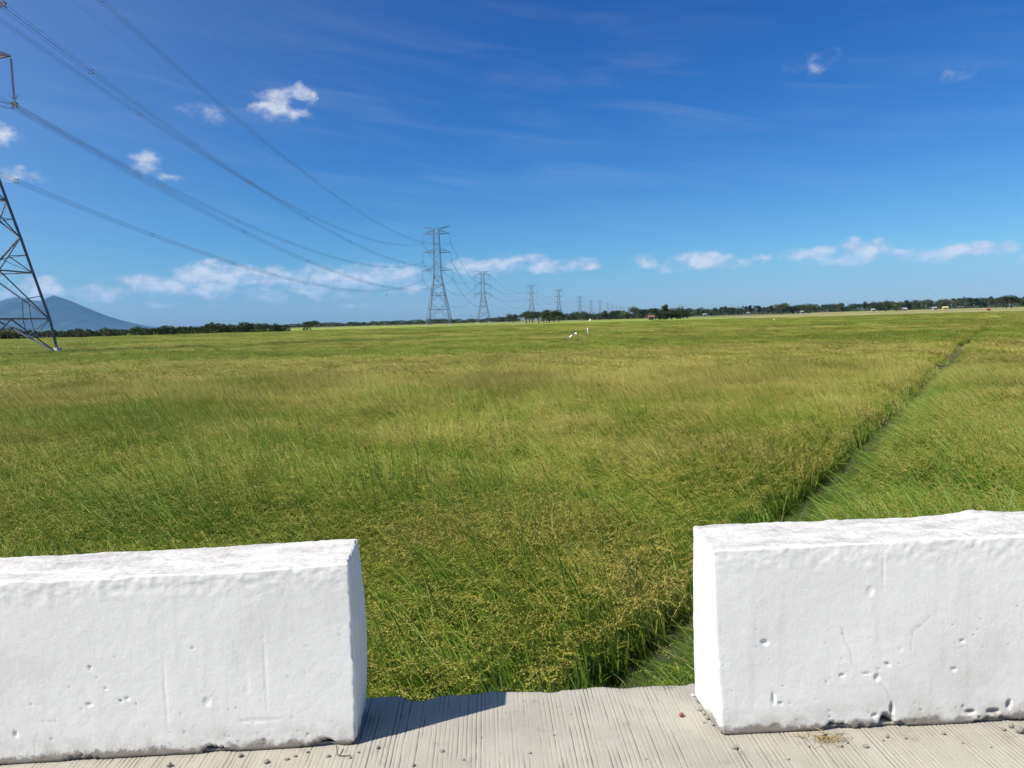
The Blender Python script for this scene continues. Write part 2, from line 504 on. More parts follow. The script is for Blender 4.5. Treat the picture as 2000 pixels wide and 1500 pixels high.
def mountain():
    prof = [(-900, 646), (-600, 640), (-420, 622), (-260, 602), (-120, 588), (-40, 585), (0, 588), (14, 583), (30, 580.5), (48, 582), (66, 587), (80, 588), (92, 581), (104, 576.5), (116, 580),
            (140, 588), (165, 599), (190, 609), (215, 619), (240, 629), (262, 635), (290, 640), (340, 642), (420, 641)]
    D = 21000.0
    xs, zs = [], []
    for px, py in prof:
        p = at_depth(px, py, D)
        xs.append(p.x)
        zs.append(max(p.z, 5))
    xs, zs = np.array(xs), np.array(zs)
    nx, ny = 500, 61
    X = np.linspace(xs[0], xs[-1], nx)
    Y = np.linspace(-3800, 3800, ny)
    ridge = np.interp(X, xs, zs)
    gx, gy = np.meshgrid(X, Y)
    s = np.clip(1 - np.abs(gy) / 3800, 0, 1)
    P = np.stack([gx.ravel() / 700, gy.ravel() / 700, np.zeros(gx.size)], 1)
    n = fbm(P, 5, 3).reshape(gx.shape)
    n2 = np.abs(fbm(np.stack([gx.ravel() / 420, gy.ravel() / 1800, np.zeros(gx.size)], 1), 4, 9).reshape(gx.shape) - .5) * 2
    z = ridge[None, :] * (s ** 1.35) * (1 - .55 * (1 - s) * n2 - .25 * (1 - s) * n) + GZ - 2
    v = np.stack([gx.ravel(), gy.ravel() + D, z.ravel()], 1)
    idx = np.arange(nx * ny).reshape(ny, nx)
    f = np.stack([idx[:-1, :-1].ravel(), idx[:-1, 1:].ravel(), idx[1:, 1:].ravel(), idx[1:, :-1].ravel()], 1)
    tag(link('mountain', mesh_from('mountain', v, f, M_mount, True)), kind='structure')
mountain()

# field plots beyond the standing rice
sheet('rice_field', [(-700, 150), (700, 150), (1150, 640), (-1150, 640)], CZ - .14, M_canopy)
sheet('ripe_field', [(95, 300), (420, 268), (620, 520), (170, 640)], CZ - .05, M_ripe)
sheet('ripe_field', [(-60, 540), (55, 560), (60, 690), (-75, 690)], CZ - .04, M_ripe)
sheet('green_field', [(60, 225), (190, 228), (240, 262), (75, 262)], CZ - .06, M_green)
sheet('green_field', [(-330, 180), (-20, 205), (-25, 245), (-400, 240)], CZ - .06, M_green)
sheet('far_field', [(250, 700), (1400, 660), (2400, 1500), (600, 1500)], GZ + .4, M_ripe)

# ------------------------------------------------------------------ road slab
YAW = R(1.9)
def road():
    cx, sx = math.cos(YAW), math.sin(YAW)
    # local frame: u along the edge, v towards the field; the edge runs through (0, 3.2)
    u1 = np.arange(-2.5, 2.5, .0024)
    us = np.concatenate([np.linspace(-60, -2.52, 60), u1, np.linspace(2.52, 60, 60)])
    vs_ = np.concatenate([np.linspace(-9, -1.2, 14), np.linspace(-1.15, -.0, 64)])
    gu, gv = np.meshgrid(us, vs_)
    nu, nv = len(us), len(vs_)
    P = np.stack([us * 9, np.zeros(nu), np.zeros(nu)], 1)
    rag = (fbm(P, 5, 21, .6) - .5) * .045
    P2 = np.stack([us * 2.3 + 40, np.zeros(nu), np.zeros(nu)], 1)
    chip = -np.clip(vnoise(P2 * 3, 5) - .72, 0, 1) * .16
    ed = np.where(np.abs(us) < 2.5, rag + chip, 0)
    w = np.clip((gv + .35) / .35, 0, 1) ** 2
    gv = gv + w * ed[None, :]
    # tined grooves across the slab
    wob = (fbm(np.stack([gu.ravel() * 3, gv.ravel() * .7, np.zeros(gu.size)], 1), 2, 4).reshape(gu.shape) - .5) * .006
    cell = (gu + wob) / .0175
    ci = np.floor(cell)
    off = hash3(ci.astype(np.int64), np.zeros(ci.shape, np.int64), np.zeros(ci.shape, np.int64), 8)
    dep = .35 + .65 * hash3(ci.astype(np.int64), np.ones(ci.shape, np.int64), np.zeros(ci.shape, np.int64), 9)
    d = np.abs((cell - ci) - (.36 + .28 * off)) * .0175
    brk = np.clip((fbm(np.stack([ci.ravel() * .7, gv.ravel() * 5, np.zeros(gu.size)], 1), 3, 6).reshape(gu.shape) - .32) * 4, 0, 1)
    gz = -np.clip(1 - d / .0025, 0, 1) * .0055 * dep * brk
    Pn = np.stack([gu.ravel() * 22, gv.ravel() * 22, np.zeros(gu.size)], 1)
    gz += (fbm(Pn, 3, 12).reshape(gu.shape) - .5) * .0028
    gz = np.where(np.abs(gu) > 2.51, 0, gz)
    gz -= np.clip((gv - ed[None, :] + .02) / .02, 0, 1) * .008
    rows = [np.stack([gu.ravel(), gv.ravel(), gz.ravel()], 1)]
    last = rows[0].reshape(nv, nu, 3)[-1]
    for k, (dz, dy) in enumerate(((-.03, .004), (-.09, -.01), (-.2, -.03), (-.34, -.04))):
        q = last.copy()
        q[:, 2] += dz
        q[:, 1] += dy + (fbm(np.stack([us * 14, np.full(nu, k * 3.1), np.zeros(nu)], 1), 3, 31) - .5) * .03
        rows.append(q)
    V = np.concatenate(rows)
    nr = nv + 4
    x = V[:, 0] * cx - V[:, 1] * sx
    y = V[:, 0] * sx + V[:, 1] * cx + 3.205
    V = np.stack([x, y, V[:, 2]], 1)
    idx = np.arange(nr * nu).reshape(nr, nu)
    f = np.stack([idx[:-1, :-1].ravel(), idx[:-1, 1:].ravel(), idx[1:, 1:].ravel(), idx[1:, :-1].ravel()], 1)
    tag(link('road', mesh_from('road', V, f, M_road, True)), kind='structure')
    # earth bank under the slab
    b = MB()
    b.add([(-60, -60 * sx + 3.14, -.3), (60, 60 * sx + 3.14, -.3), (60, 60 * sx + 3.5, GZ - .02), (-60, -60 * sx + 3.5, GZ - .02)], [(0, 1, 2, 3)])
    tag(b.build('embankment', M_ground), kind='structure')
road()

# ------------------------------------------------------------------ white concrete barriers
def rounded_block(L, T, H, res, rad):
    """fine closed block, x 0..L, y 0..T, z -.012..H; returns verts, quads, outward normals"""
    lo, hi = np.array([0, 0, -.012]), np.array([L, T, H])
    n = [max(2, int(round((hi[i] - lo[i]) / res))) for i in range(3)]
    ax = [np.linspace(lo[i], hi[i], n[i] + 1) for i in range(3)]
    key, V, F = {}, [], []
    allv, allf, b = [], [], 0
    for a in range(3):
        u, w = (a + 1) % 3, (a + 2) % 3
        for side in (0, 1):
            gu, gw = np.meshgrid(ax[u], ax[w], indexing='ij')
            p = np.zeros(gu.shape + (3,))
            p[..., u], p[..., w] = gu, gw
            p[..., a] = hi[a] if side else lo[a]
            idx = np.arange(gu.size).reshape(gu.shape) + b
            f = np.stack([idx[:-1, :-1].ravel(), idx[1:, :-1].ravel(), idx[1:, 1:].ravel(), idx[:-1, 1:].ravel()], 1)
            allf.append(f if side else f[:, ::-1])
            allv.append(p.reshape(-1, 3))
            b += gu.size
    V, F = np.concatenate(allv), np.concatenate(allf)
    k = np.round(V / 1e-5).astype(np.int64)
    _, first, inv = np.unique(k, axis=0, return_index=True, return_inverse=True)
    V, F = V[first], inv.reshape(-1)[F]
    inner = np.clip(V, lo + rad, hi - rad)
    inner[:, 2] = np.clip(V[:, 2], lo[2], hi[2] - rad)      # square foot
    nrm = V - inner
    ln = np.linalg.norm(nrm, axis=1, keepdims=True)
    low = ln[:, 0] < 1e-9
    nrm = np.where(low[:, None], [0, 0, -1], nrm / np.maximum(ln, 1e-9))
    Vr = np.where(low[:, None], V, inner + nrm * rad)
    return Vr, F, nrm
def barrier(L, T, H, loc, rz, label, seed, near_end, marks, shape):
    V, F, N = rounded_block(L, T, H, .0055, .009)
    V0 = V.copy()
    rough_top = np.clip((V[:, 2] - (H - .13)) / .1, 0, 1)
    d = (fbm(V * 2.2, 2, seed) - .5) * .005
    wear = np.zeros(len(V))
    d += (fbm(V * 38, 3, seed + 3) - .5) * (.0007 + .0055 * rough_top)
    d += (fbm(V * 11, 3, seed + 6) - .5) * .0010 * (1 + .6 * rough_top)
    top = (N[:, 2] > .5)
    d += np.where(top, (fbm(V * np.array([4, 9, 1]), 4, seed + 8) - .5) * .016, 0)
    # air holes and knocked-out chips
    rp = np.random.default_rng(seed)
    front = N[:, 1] < -.7
    n_hole = int(55 * L)
    for k in range(n_hole):
        x, z = rp.uniform(0, L), .02 + .6 * H * rp.random() ** 2.0
        r = .003 + .0055 * rp.random() ** 8
        q = ((V0[:, 0] - x) / (r * rp.uniform(.7, 1.9))) ** 2 + ((V0[:, 2] - z + (V0[:, 0] - x) * rp.uniform(-.8, .8)) / r) ** 2
        near = front & (q < 1.6)
        if near.any():
            qq = q[near] * (.45 + 1.2 * fbm(V0[near] * 120, 2, seed + 50))
            d[near] -= np.clip(1 - qq, 0, 1) ** .6 * r * .8
            wear[near] = np.maximum(wear[near], np.clip(1.2 - qq, 0, 1) * rp.uniform(.1, .9))
    for (x, z, rx, rz_, dep) in marks:           # marks that stand out: scrapes, dents, patches
        q = ((V0[:, 0] - x) / rx) ** 2 + ((V0[:, 2] - z) / rz_) ** 2
        q = q * (.6 + .9 * fbm(V0 * 55, 2, seed + 12))
        d -= np.where(front, np.clip(1.15 - q, 0, 1) * dep * (.16 if max(rx, rz_) > .08 else .5), 0)
        if dep > .019:
            wear = np.maximum(wear, np.where(front, np.clip(1.2 - q, 0, 1), 0))
    # hairline cracks and paint runs
    for k in range(int(4 * L)):
        x, z = rp.uniform(0, L), rp.uniform(.06, .5 * H)
        ang = rp.uniform(1.1, 2.0)
        for j in range(int(rp.uniform(8, 34))):
            ang += rp.normal(0, .14)
            x, z = x + math.cos(ang) * .006, z + math.sin(ang) * .006 * (-1 if k % 2 else 1)
            q = (V0[:, 0] - x) ** 2 + (V0[:, 2] - z) ** 2
            near = front & (q < .0036 ** 2)
            wear[near] = np.maximum(wear[near], .24)
            d[near] -= .0006
    # crumbled foot
    fx = np.stack([V0[:, 0] * 6, V0[:, 1] * 6, np.zeros(len(V0))], 1)
    hgt = .007 + .075 * np.clip(fbm(fx * 1.5, 5, seed + 20, .65) - .5, 0, 1) * 2
    eat = np.clip((hgt - V0[:, 2]) / .02, 0, 1)
    d -= np.where(N[:, 2] < .5, eat * (.014 + .022 * fbm(V0 * 30, 2, seed + 22)), 0)
    # chipped arrises
    ed = 1 - np.max(np.abs(N), axis=1)
    d -= np.where(ed > .02, np.clip(fbm(V0 * 17, 3, seed + 25) - .52, 0, 1) * .06 * np.clip(ed / .25, 0, 1), 0)
    V = V + N * d[:, None]
    V = shape(V, L, T, H)
    me = mesh_from('concrete_barrier', V, F, M_white, True)
    me.attributes.new('wear', 'FLOAT', 'POINT').data.foreach_set('value', wear.astype(np.float32))
    o = link('concrete_barrier', me)
    o.location = loc
    o.rotation_euler = (0, 0, rz)
    return tag(o, label, 'barrier')
def shape_left(V, L, T, H):
    x, y, z = V[:, 0].copy(), V[:, 1].copy(), V[:, 2].copy()
    up_ = np.clip(z / H, 0, 1)
    s = L - x
    z = z + up_ * (.007 * np.clip(1 - s / .25, 0, 1) - .008 * s - .05 * np.clip((s - 1.85) / .3, 0, 1) ** 2 * (y / T))
    z = z + up_ ** 8 * (.022 * (y / T) - .012)
    x = x + np.clip(1 - s / .2, 0, 1) * (.015 * np.sin(up_ * math.pi) * (y / T + .3) - .002)
    return np.stack([x, y, z], 1)
def shape_right(V, L, T, H):
    x, y, z = V[:, 0].copy(), V[:, 1].copy(), V[:, 2].copy()
    up_ = np.clip(z / H, 0, 1)
    z = z + up_ * (.006 * x + .018 * np.exp(-((x - 1.12) / .09) ** 2) * (y / T))
    z = z + up_ ** 8 * (.018 * (y / T) - .008)
    x = x - np.clip(1 - x / .2, 0, 1) * (.034 * up_ * (1 - y / T) + .028 * (y / T) + .005 * np.sin(up_ * math.pi))
    return np.stack([x, y, z], 1)
YL, YR = R(3.2), R(2.2)
LL = 3.2
barrier(LL, .262, .718, (-.626 - LL * math.cos(YL), 2.802 - LL * math.sin(YL), 0), YL,
        'white painted concrete barrier whose end face is in shade, throwing a shadow onto the slab', 40, 'right',
        [(LL - .42, .30, .035, .16, .006), (LL - .33, .33, .006, .2, .007), (LL - .36, .12, .09, .01, .008), (LL - .70, .25, .006, .2, .006), (LL - .55, .205, .016, .018, .006), (LL - .98, .22, .014, .008, .008),
         (LL - 1.25, .12, .010, .016, .008), (LL - .84, .235, .010, .007, .008)], shape_left)
barrier(3.2, .27, .736, (.760, 2.797, 0), YR,
        'white painted concrete barrier with a sunlit end face and a black gash at its foot', 77, 'left',
        [(.64, .03, .028, .03, .05), (.66, .075, .008, .03, .02), (.57, .54, .016, .024, .005), (.62, .62, .006, .09, .008), (.17, .36, .014, .012, .014), (.56, .22, .022, .005, .007), (.60, .20, .012, .016, .012),
         (.93, .33, .012, .007, .008), (.9, .22, .014, .010, .007), (.97, .05, .022, .010, .022), (1.06, .045, .03, .012, .025), (1.12, .07, .012, .02, .02), (.2, .14, .006, .03, .012)], shape_right)

# ------------------------------------------------------------------ rice
WIND = np.array([-.95, .30, 0])
class Blades:
    def __init__(self):
        self.v, self.f, self.m, self.b = [], [], [], 0
    def strips(self, base, d0, bend, length, width, nseg, mat, taper=1.0):
        """ribbons: p(t) = base + d0*L*t + bend*L*t^2"""
        n = len(base)
        wdir = np.cross(d0, rng.normal(size=(n, 3)))
        wdir /= np.linalg.norm(wdir, axis=1, keepdims=True)
        ring = []
        for k in range(nseg + 1):
            t = k / nseg
            c = base + d0 * (length * t)[:, None] + bend * (length * t * t)[:, None]
            w = width * (.55 + .9 * t) * (1 - t ** 2.2 * taper) * .5
            ring.append((c - wdir * w[:, None], c + wdir * w[:, None]))
        pts = np.stack([p for r_ in ring for p in r_], 1)        # n, 2(nseg+1), 3
        k = 2 * (nseg + 1)
        self.v.append(pts.reshape(-1, 3))
        o = (np.arange(n) * k + self.b)[:, None]
        for s in range(nseg):
            self.f.append(np.concatenate([o + 2 * s, o + 2 * s + 1, o + 2 * s + 3, o + 2 * s + 2], 1))
            self.m.append(np.full(n, mat))
        self.b += n * k
        return lambda t: base + d0 * (length * t)[:, None] + bend * (length * t * t)[:, None]
    def grains(self, c, axis, ln, wd, mat):
        n = len(c)
        axis = axis / np.linalg.norm(axis, axis=1, keepdims=True)
        w = np.cross(axis, rng.normal(size=(n, 3)))
        w /= np.linalg.norm(w, axis=1, keepdims=True)
        a = axis * ln[:, None]
        w = w * wd[:, None]
        pts = np.stack([c - a, c + w, c + a, c - w], 1)
        self.v.append(pts.reshape(-1, 3))
        o = (np.arange(n) * 4 + self.b)[:, None]
        self.f.append(np.concatenate([o, o + 1, o + 2, o + 3], 1))
        self.m.append(np.full(n, mat))
        self.b += 4 * n
    def mesh(self, name, mats):
        return mesh_from(name, np.concatenate(self.v), np.concatenate(self.f), mats=mats, fmat=np.concatenate(self.m))
def unit(v):
    return v / np.linalg.norm(v, axis=1, keepdims=True)
def rice_clump(lean, ears, nleaf=22, tall=1.0, dry=.08, grain=24, leaf=None):
    B = Blades()
    n = nleaf
    base = np.concatenate([rng.normal(0, .035, (n, 2)), np.zeros((n, 1))], 1)
    d0 = unit(np.array([0, 0, 1.0]) + WIND * lean * rng.uniform(.3, 1.1, (n, 1)) + rng.normal(0, .2, (n, 3)) * [1, 1, .3])
    bend = WIND * (lean * .55) * rng.uniform(.2, 1.2, (n, 1)) + rng.normal(0, .16, (n, 3)) + np.array([0, 0, -.34]) * rng.uniform(.2, 1.8, (n, 1))
    ln = rng.uniform(.48, .88, n) * tall
    nd = int(n * dry)
    B.strips(base[nd:], d0[nd:], bend[nd:], ln[nd:], rng.uniform(.011, .022, n - nd), 5, 0)
    if nd:
        B.strips(base[:nd], d0[:nd], bend[:nd] * 1.5, ln[:nd] * .8, rng.uniform(.006, .011, nd), 5, 2)
    m = ears
    if m:
        base = np.concatenate([rng.normal(0, .04, (m, 2)), np.zeros((m, 1))], 1)
        d0 = unit(np.array([0, 0, 1.0]) + WIND * lean * rng.uniform(.2, .9, (m, 1)) + rng.normal(0, .16, (m, 3)) * [1, 1, .3])
        ln = rng.uniform(.46, .6, m) * tall
        stem = B.strips(base, d0, WIND * .1 * np.ones((m, 1)), ln, np.full(m, .005), 2, 0, 0)
        tip = stem(1.0)
        # drooping ear
        ed = unit(d0 * .8 + WIND * .45 + rng.normal(0, .3, (m, 3)))
        eb = np.array([0, 0, -1.0]) * rng.uniform(.55, 1.15, (m, 1)) + WIND * .15
        el_ = rng.uniform(.2, .3, m)
        ear = B.strips(tip, ed, eb, el_, np.full(m, .004), 3, 1, .5)
        for k in range(grain):
            t = .12 + .88 * k / grain
            c = ear(t) + rng.normal(0, .006, (m, 3))
            ax = ed + 2 * t * eb + rng.normal(0, .35, (m, 3))
            B.grains(c, ax, rng.uniform(.007, .011, m), rng.uniform(.003, .005, m), 1)
    return B.mesh('rice_clump', [leaf or M_leaf, M_ear, M_dry])
def rice_patch(size, n_leaf, n_ear, lw, ll, el_, ew):
    B = Blades()
    n = n_leaf
    base = np.stack([rng.uniform(-size / 2, size / 2, n), rng.uniform(-size / 2, size / 2, n), rng.uniform(.12, .34, n)], 1)
    d0 = unit(np.array([0, 0, 1.0]) + WIND * rng.uniform(.2, .9, (n, 1)) + rng.normal(0, .3, (n, 3)))
    bend = WIND * .45 * rng.uniform(.2, 1.2, (n, 1)) + np.array([0, 0, -.35]) * rng.uniform(.2, 1.4, (n, 1))
    B.strips(base, d0, bend, rng.uniform(.7, 1.2, n) * ll, rng.uniform(.7, 1.3, n) * lw, 3, 0)
    m = n_ear
    base = np.stack([rng.uniform(-size / 2, size / 2, m), rng.uniform(-size / 2, size / 2, m), rng.uniform(.40, .6, m)], 1)
    ed = unit(np.array([0, 0, .5]) + WIND * .6 + rng.normal(0, .4, (m, 3)))
    B.strips(base, ed, np.array([0, 0, -1.0]) * rng.uniform(.5, 1.1, (m, 1)), rng.uniform(.7, 1.2, m) * el_, rng.uniform(.7, 1.2, m) * ew, 2, 1, .6)
    return B.mesh('rice_patch', [M_leaf, M_ear])
def weed_tuft():
    B = Blades()
    n = 34
    base = np.concatenate([rng.normal(0, .06, (n, 2)), np.zeros((n, 1))], 1)
    d0 = unit(np.array([0, 0, .8]) + rng.normal(0, .5, (n, 3)) * [1, 1, .2] + WIND * .2)
    B.strips(base, d0, np.array([0, 0, -.5]) * rng.uniform(.2, 1.2, (n, 1)), rng.uniform(.14, .36, n), rng.uniform(.005, .009, n), 4, 0)
    n = 5
    base = np.concatenate([rng.normal(0, .08, (n, 2)), np.zeros((n, 1))], 1)
    d0 = unit(rng.normal(0, 1, (n, 3)) * [1, 1, .25] + [0, 0, .3])
    B.strips(base, d0, np.array([0, 0, -.3]) * np.ones((n, 1)), rng.uniform(.12, .3, n), rng.uniform(.004, .007, n), 3, 1)
    return B.mesh('weed_tuft', [M_weed, M_dry])

def variants(name, meshes):
    c = bpy.data.collections.new(name)
    for i, me in enumerate(meshes):
        c.objects.link(bpy.data.objects.new('%s_%02d' % (name, i), me))
    return c
def scatter(name, coll, pts, rot, scl, idx, label, cat):
    me = bpy.data.meshes.new(name)
    me.vertices.add(len(pts))
    me.vertices.foreach_set('co', np.asarray(pts, dtype=np.float32).ravel())
    for nm, ty, key, arr in (('rot', 'FLOAT_VECTOR', 'vector', rot), ('scl', 'FLOAT_VECTOR', 'vector', scl), ('pick', 'INT', 'value', idx)):
        a = me.attributes.new(nm, ty, 'POINT')
        a.data.foreach_set(key, np.asarray(arr, dtype=np.int32 if ty == 'INT' else np.float32).ravel())
    me.update()
    o = link(name, me)
    g = bpy.data.node_groups.new(name, 'GeometryNodeTree')
    g.interface.new_socket('Geometry', in_out='INPUT', socket_type='NodeSocketGeometry')
    g.interface.new_socket('Geometry', in_out='OUTPUT', socket_type='NodeSocketGeometry')
    gi, go = g.nodes.new('NodeGroupInput'), g.nodes.new('NodeGroupOutput')
    ci = g.nodes.new('GeometryNodeCollectionInfo')
    ci.inputs['Collection'].default_value = coll
    ci.inputs['Separate Children'].default_value = True
    ci.inputs['Reset Children'].default_value = True
    ip = g.nodes.new('GeometryNodeInstanceOnPoints')
    ip.inputs['Pick Instance'].default_value = True
    def attr(nm, ty):
        a = g.nodes.new('GeometryNodeInputNamedAttribute')
        a.data_type = ty
        a.inputs[0].default_value = nm
        return [s for s in a.outputs if s.enabled and s.name == 'Attribute'][0]
    L = g.links.new
    L(gi.outputs[0], ip.inputs['Points'])
    L(ci.outputs[0], ip.inputs['Instance'])
    L(attr('rot', 'FLOAT_VECTOR'), ip.inputs['Rotation'])
    L(attr('scl', 'FLOAT_VECTOR'), ip.inputs['Scale'])
    L(attr('pick', 'INT'), ip.inputs['Instance Index'])
    L(ip.outputs[0], go.inputs[0])
    md = o.modifiers.new('scatter', 'NODES')
    md.node_group = g
    return tag(o, label, cat, kind='stuff')

BX, BY, BS = 1.24, 6.5, .645                 # the bund runs along x = BX + BS (y - BY)
BN = np.array([1, -BS]) / math.hypot(1, BS)  # across it, towards the right-hand plot
def bund(x, y):
    wob = (fbm(np.stack([y * .4, np.zeros_like(y), np.zeros_like(y)], 1), 3, 61) - .5) * .34
    return (x - BX - BS * (y - BY)) * BN[0] + wob
def grid(y0, y1, step, spread=.80, margin=1.6, near=None):
    ys = np.arange(y0, y1, step)
    out = []
    for y in ys:
        w = y * spread + margin
        xs = np.arange(-w, w, step)
        out.append(np.stack([xs, np.full(len(xs), y)], 1))
    p = np.concatenate(out)
    return p + rng.uniform(-.5, .5, p.shape) * step
def lay(p, sc0, rotj, n_var, tilt=.12):
    n = len(p)
    q = np.stack([p[:, 0] * .22, p[:, 1] * .22, np.zeros(n)], 1)
    a = (fbm(q, 3, 71) - .5)
    b = (fbm(q * 2.7, 3, 73) - .5)
    rz = a * 2.4 + rng.normal(0, rotj, n)
    c_ = fbm(q * 9.0, 2, 79) - .5
    h = sc0 * (1 + a * .10 + b * .46 + c_ * .28 + rng.normal(0, .06, n))
    rot = np.stack([a * .9 + rng.normal(0, tilt * .5, n), b * 1.1 + rng.normal(0, tilt * .5, n), rz], 1)
    return rot, np.stack([np.full(n, sc0), np.full(n, sc0), h], 1), rng.integers(0, n_var, n)
clumps = variants('clump', [rice_clump(l, e) for l, e in ((.8, 6), (1.1, 6), (.65, 5), (1.0, 8), (1.25, 3), (.85, 7), (.7, 1), (1.05, 6))])
green_c = variants('green_clump', [rice_clump(l, e, 24, leaf=M_leaf_green) for l, e in ((.8, 4), (1.0, 5), (.65, 3), (.9, 6), (1.15, 2))])
edge_c = variants('edge_clump', [rice_clump(l, e, 28, .74, .1, leaf=M_leaf_green) for l, e in ((.45, 4), (.55, 5), (.65, 4), (.5, 3))])
patches = variants('patch', [rice_patch(1.15, 620, 300, .016, .5, .2, .018) for k in range(5)])
wide = variants('wide_patch', [rice_patch(4.6, 2200, 950, .044, .54, .3, .05) for k in range(5)])

p = grid(3.30, 34, .15)
p = p[p[:, 1] > 3.27 + p[:, 0] * math.tan(YAW)]
b = bund(p[:, 0], p[:, 1])
gapn = fbm(np.stack([p[:, 0] * 1.3, p[:, 1] * 1.3, np.zeros(len(p))], 1), 2, 88)
full = gapn > .2
left = (b < -.2) & full
edge = (b >= -.2) & (b < .02)
right = ((b > .92) | ((b > .74) & (rng.random(len(b)) < .3))) & full
pl = p[left]
rot, scl, idx = lay(pl, 1.0, .5, 8)
scatter('rice', clumps, np.column_stack([pl, np.full(len(pl), GZ)]), rot, scl, idx, 'ripening rice bending in the wind, plot reaching to the pylons', 'rice')
pe = p[edge]
pe = np.concatenate([pe, pe + rng.normal(0, .06, pe.shape)])
rot, scl, idx = lay(pe, 1.0, .35, 4, .1)
scatter('rice', edge_c, np.column_stack([pe, np.full(len(pe), GZ)]), rot, scl, idx, 'upright dark rice stems along the plot edge beside the bund path', 'rice')
pr_ = p[right]
rot, scl, idx = lay(pr_, .98, .5, 5)
br = bund(pr_[:, 0], pr_[:, 1])
scl = scl * (1 - .34 * np.clip(1.5 - br, 0, 1))[:, None]
scatter('rice', green_c, np.column_stack([pr_, np.full(len(pr_), GZ)]), rot, scl, idx, 'greener low rice on the plot beyond the bund path', 'rice')
# weeds on the path
tt = 3.6 + 130 * rng.random(12000) ** 1.3 ** 1.0
tt = 3.6 + (tt - 3.6) ** 1.0
off = rng.uniform(.1, .75, len(tt))
pw = np.stack([BX + BS * (tt - BY) + (off - (fbm(np.stack([tt * .4, np.zeros_like(tt), np.zeros_like(tt)], 1), 3, 61) - .5) * .34) / BN[0], tt], 1)
weeds = variants('weed', [weed_tuft() for k in range(4)])
scatter('path_weeds', weeds, np.column_stack([pw, np.full(len(pw), GZ + .10)]), np.stack([np.zeros(len(pw)), np.zeros(len(pw)), rng.uniform(0, 6.28, len(pw))], 1),
        np.repeat(rng.uniform(.4, .95, (len(pw), 1)) * np.clip(off / .5, .5, 1)[:, None], 3, 1), rng.integers(0, 4, len(pw)), 'low weeds and dry straw on the narrow bund path', 'weeds')
xe = rng.uniform(-2.4, 2.4, 170)
ye = 3.225 + xe * math.tan(YAW) + rng.uniform(-.0, .09, 170)
scatter('verge_weeds', weeds, np.stack([xe, ye, np.full(170, -.16)], 1), np.stack([rng.normal(0, .3, 170), rng.normal(0, .3, 170), rng.uniform(0, 6.28, 170)], 1),
        np.repeat(rng.uniform(.35, .8, (170, 1)), 3, 1), rng.integers(0, 4, 170), 'weeds and dry straw along the broken slab edge', 'weeds')
# the bund itself
mbb = MB()
for (o0, o1, z0, z1) in ((-.06, .12, GZ - .05, GZ + .1), (.12, .8, GZ + .1, GZ + .11), (.8, 1.1, GZ + .11, GZ - .05)):
    ya, yb = 2.9, 150
    mbb.add([(BX + BS * (ya - BY) + o0 / BN[0], ya, z0), (BX + BS * (ya - BY) + o1 / BN[0], ya, z1), (BX + BS * (yb - BY) + o1 / BN[0], yb, z1), (BX + BS * (yb - BY) + o0 / BN[0], yb, z0)], [(0, 1, 2, 3)])
tag(mbb.build('bund_path', M_bund), kind='structure')
# middle distance
p = grid(34, 112, 1.0, .80, 4)
b = bund(p[:, 0], p[:, 1])
p = p[(b < -.48) | (b > 1.0)]
rot, scl, idx = lay(p, 1.0, .3, 5, .05)
scatter('rice', patches, np.column_stack([p, np.full(len(p), GZ)]), rot * [.4, .4, 1], scl, idx, 'rice in the middle distance, streaked green and straw yellow', 'rice')
p = grid(110, 330, 4.0, .80, 8)
b = bund(p[:, 0], p[:, 1])
p = p[(b < -1.85) | (b > 2.3)]
rot, scl, idx = lay(p, 1.0, .3, 5, .02)
scatter('rice', wide, np.column_stack([p, np.full(len(p), GZ)]), rot * [.1, .1, 1], scl, idx, 'far rice fields running to the tree line', 'rice')

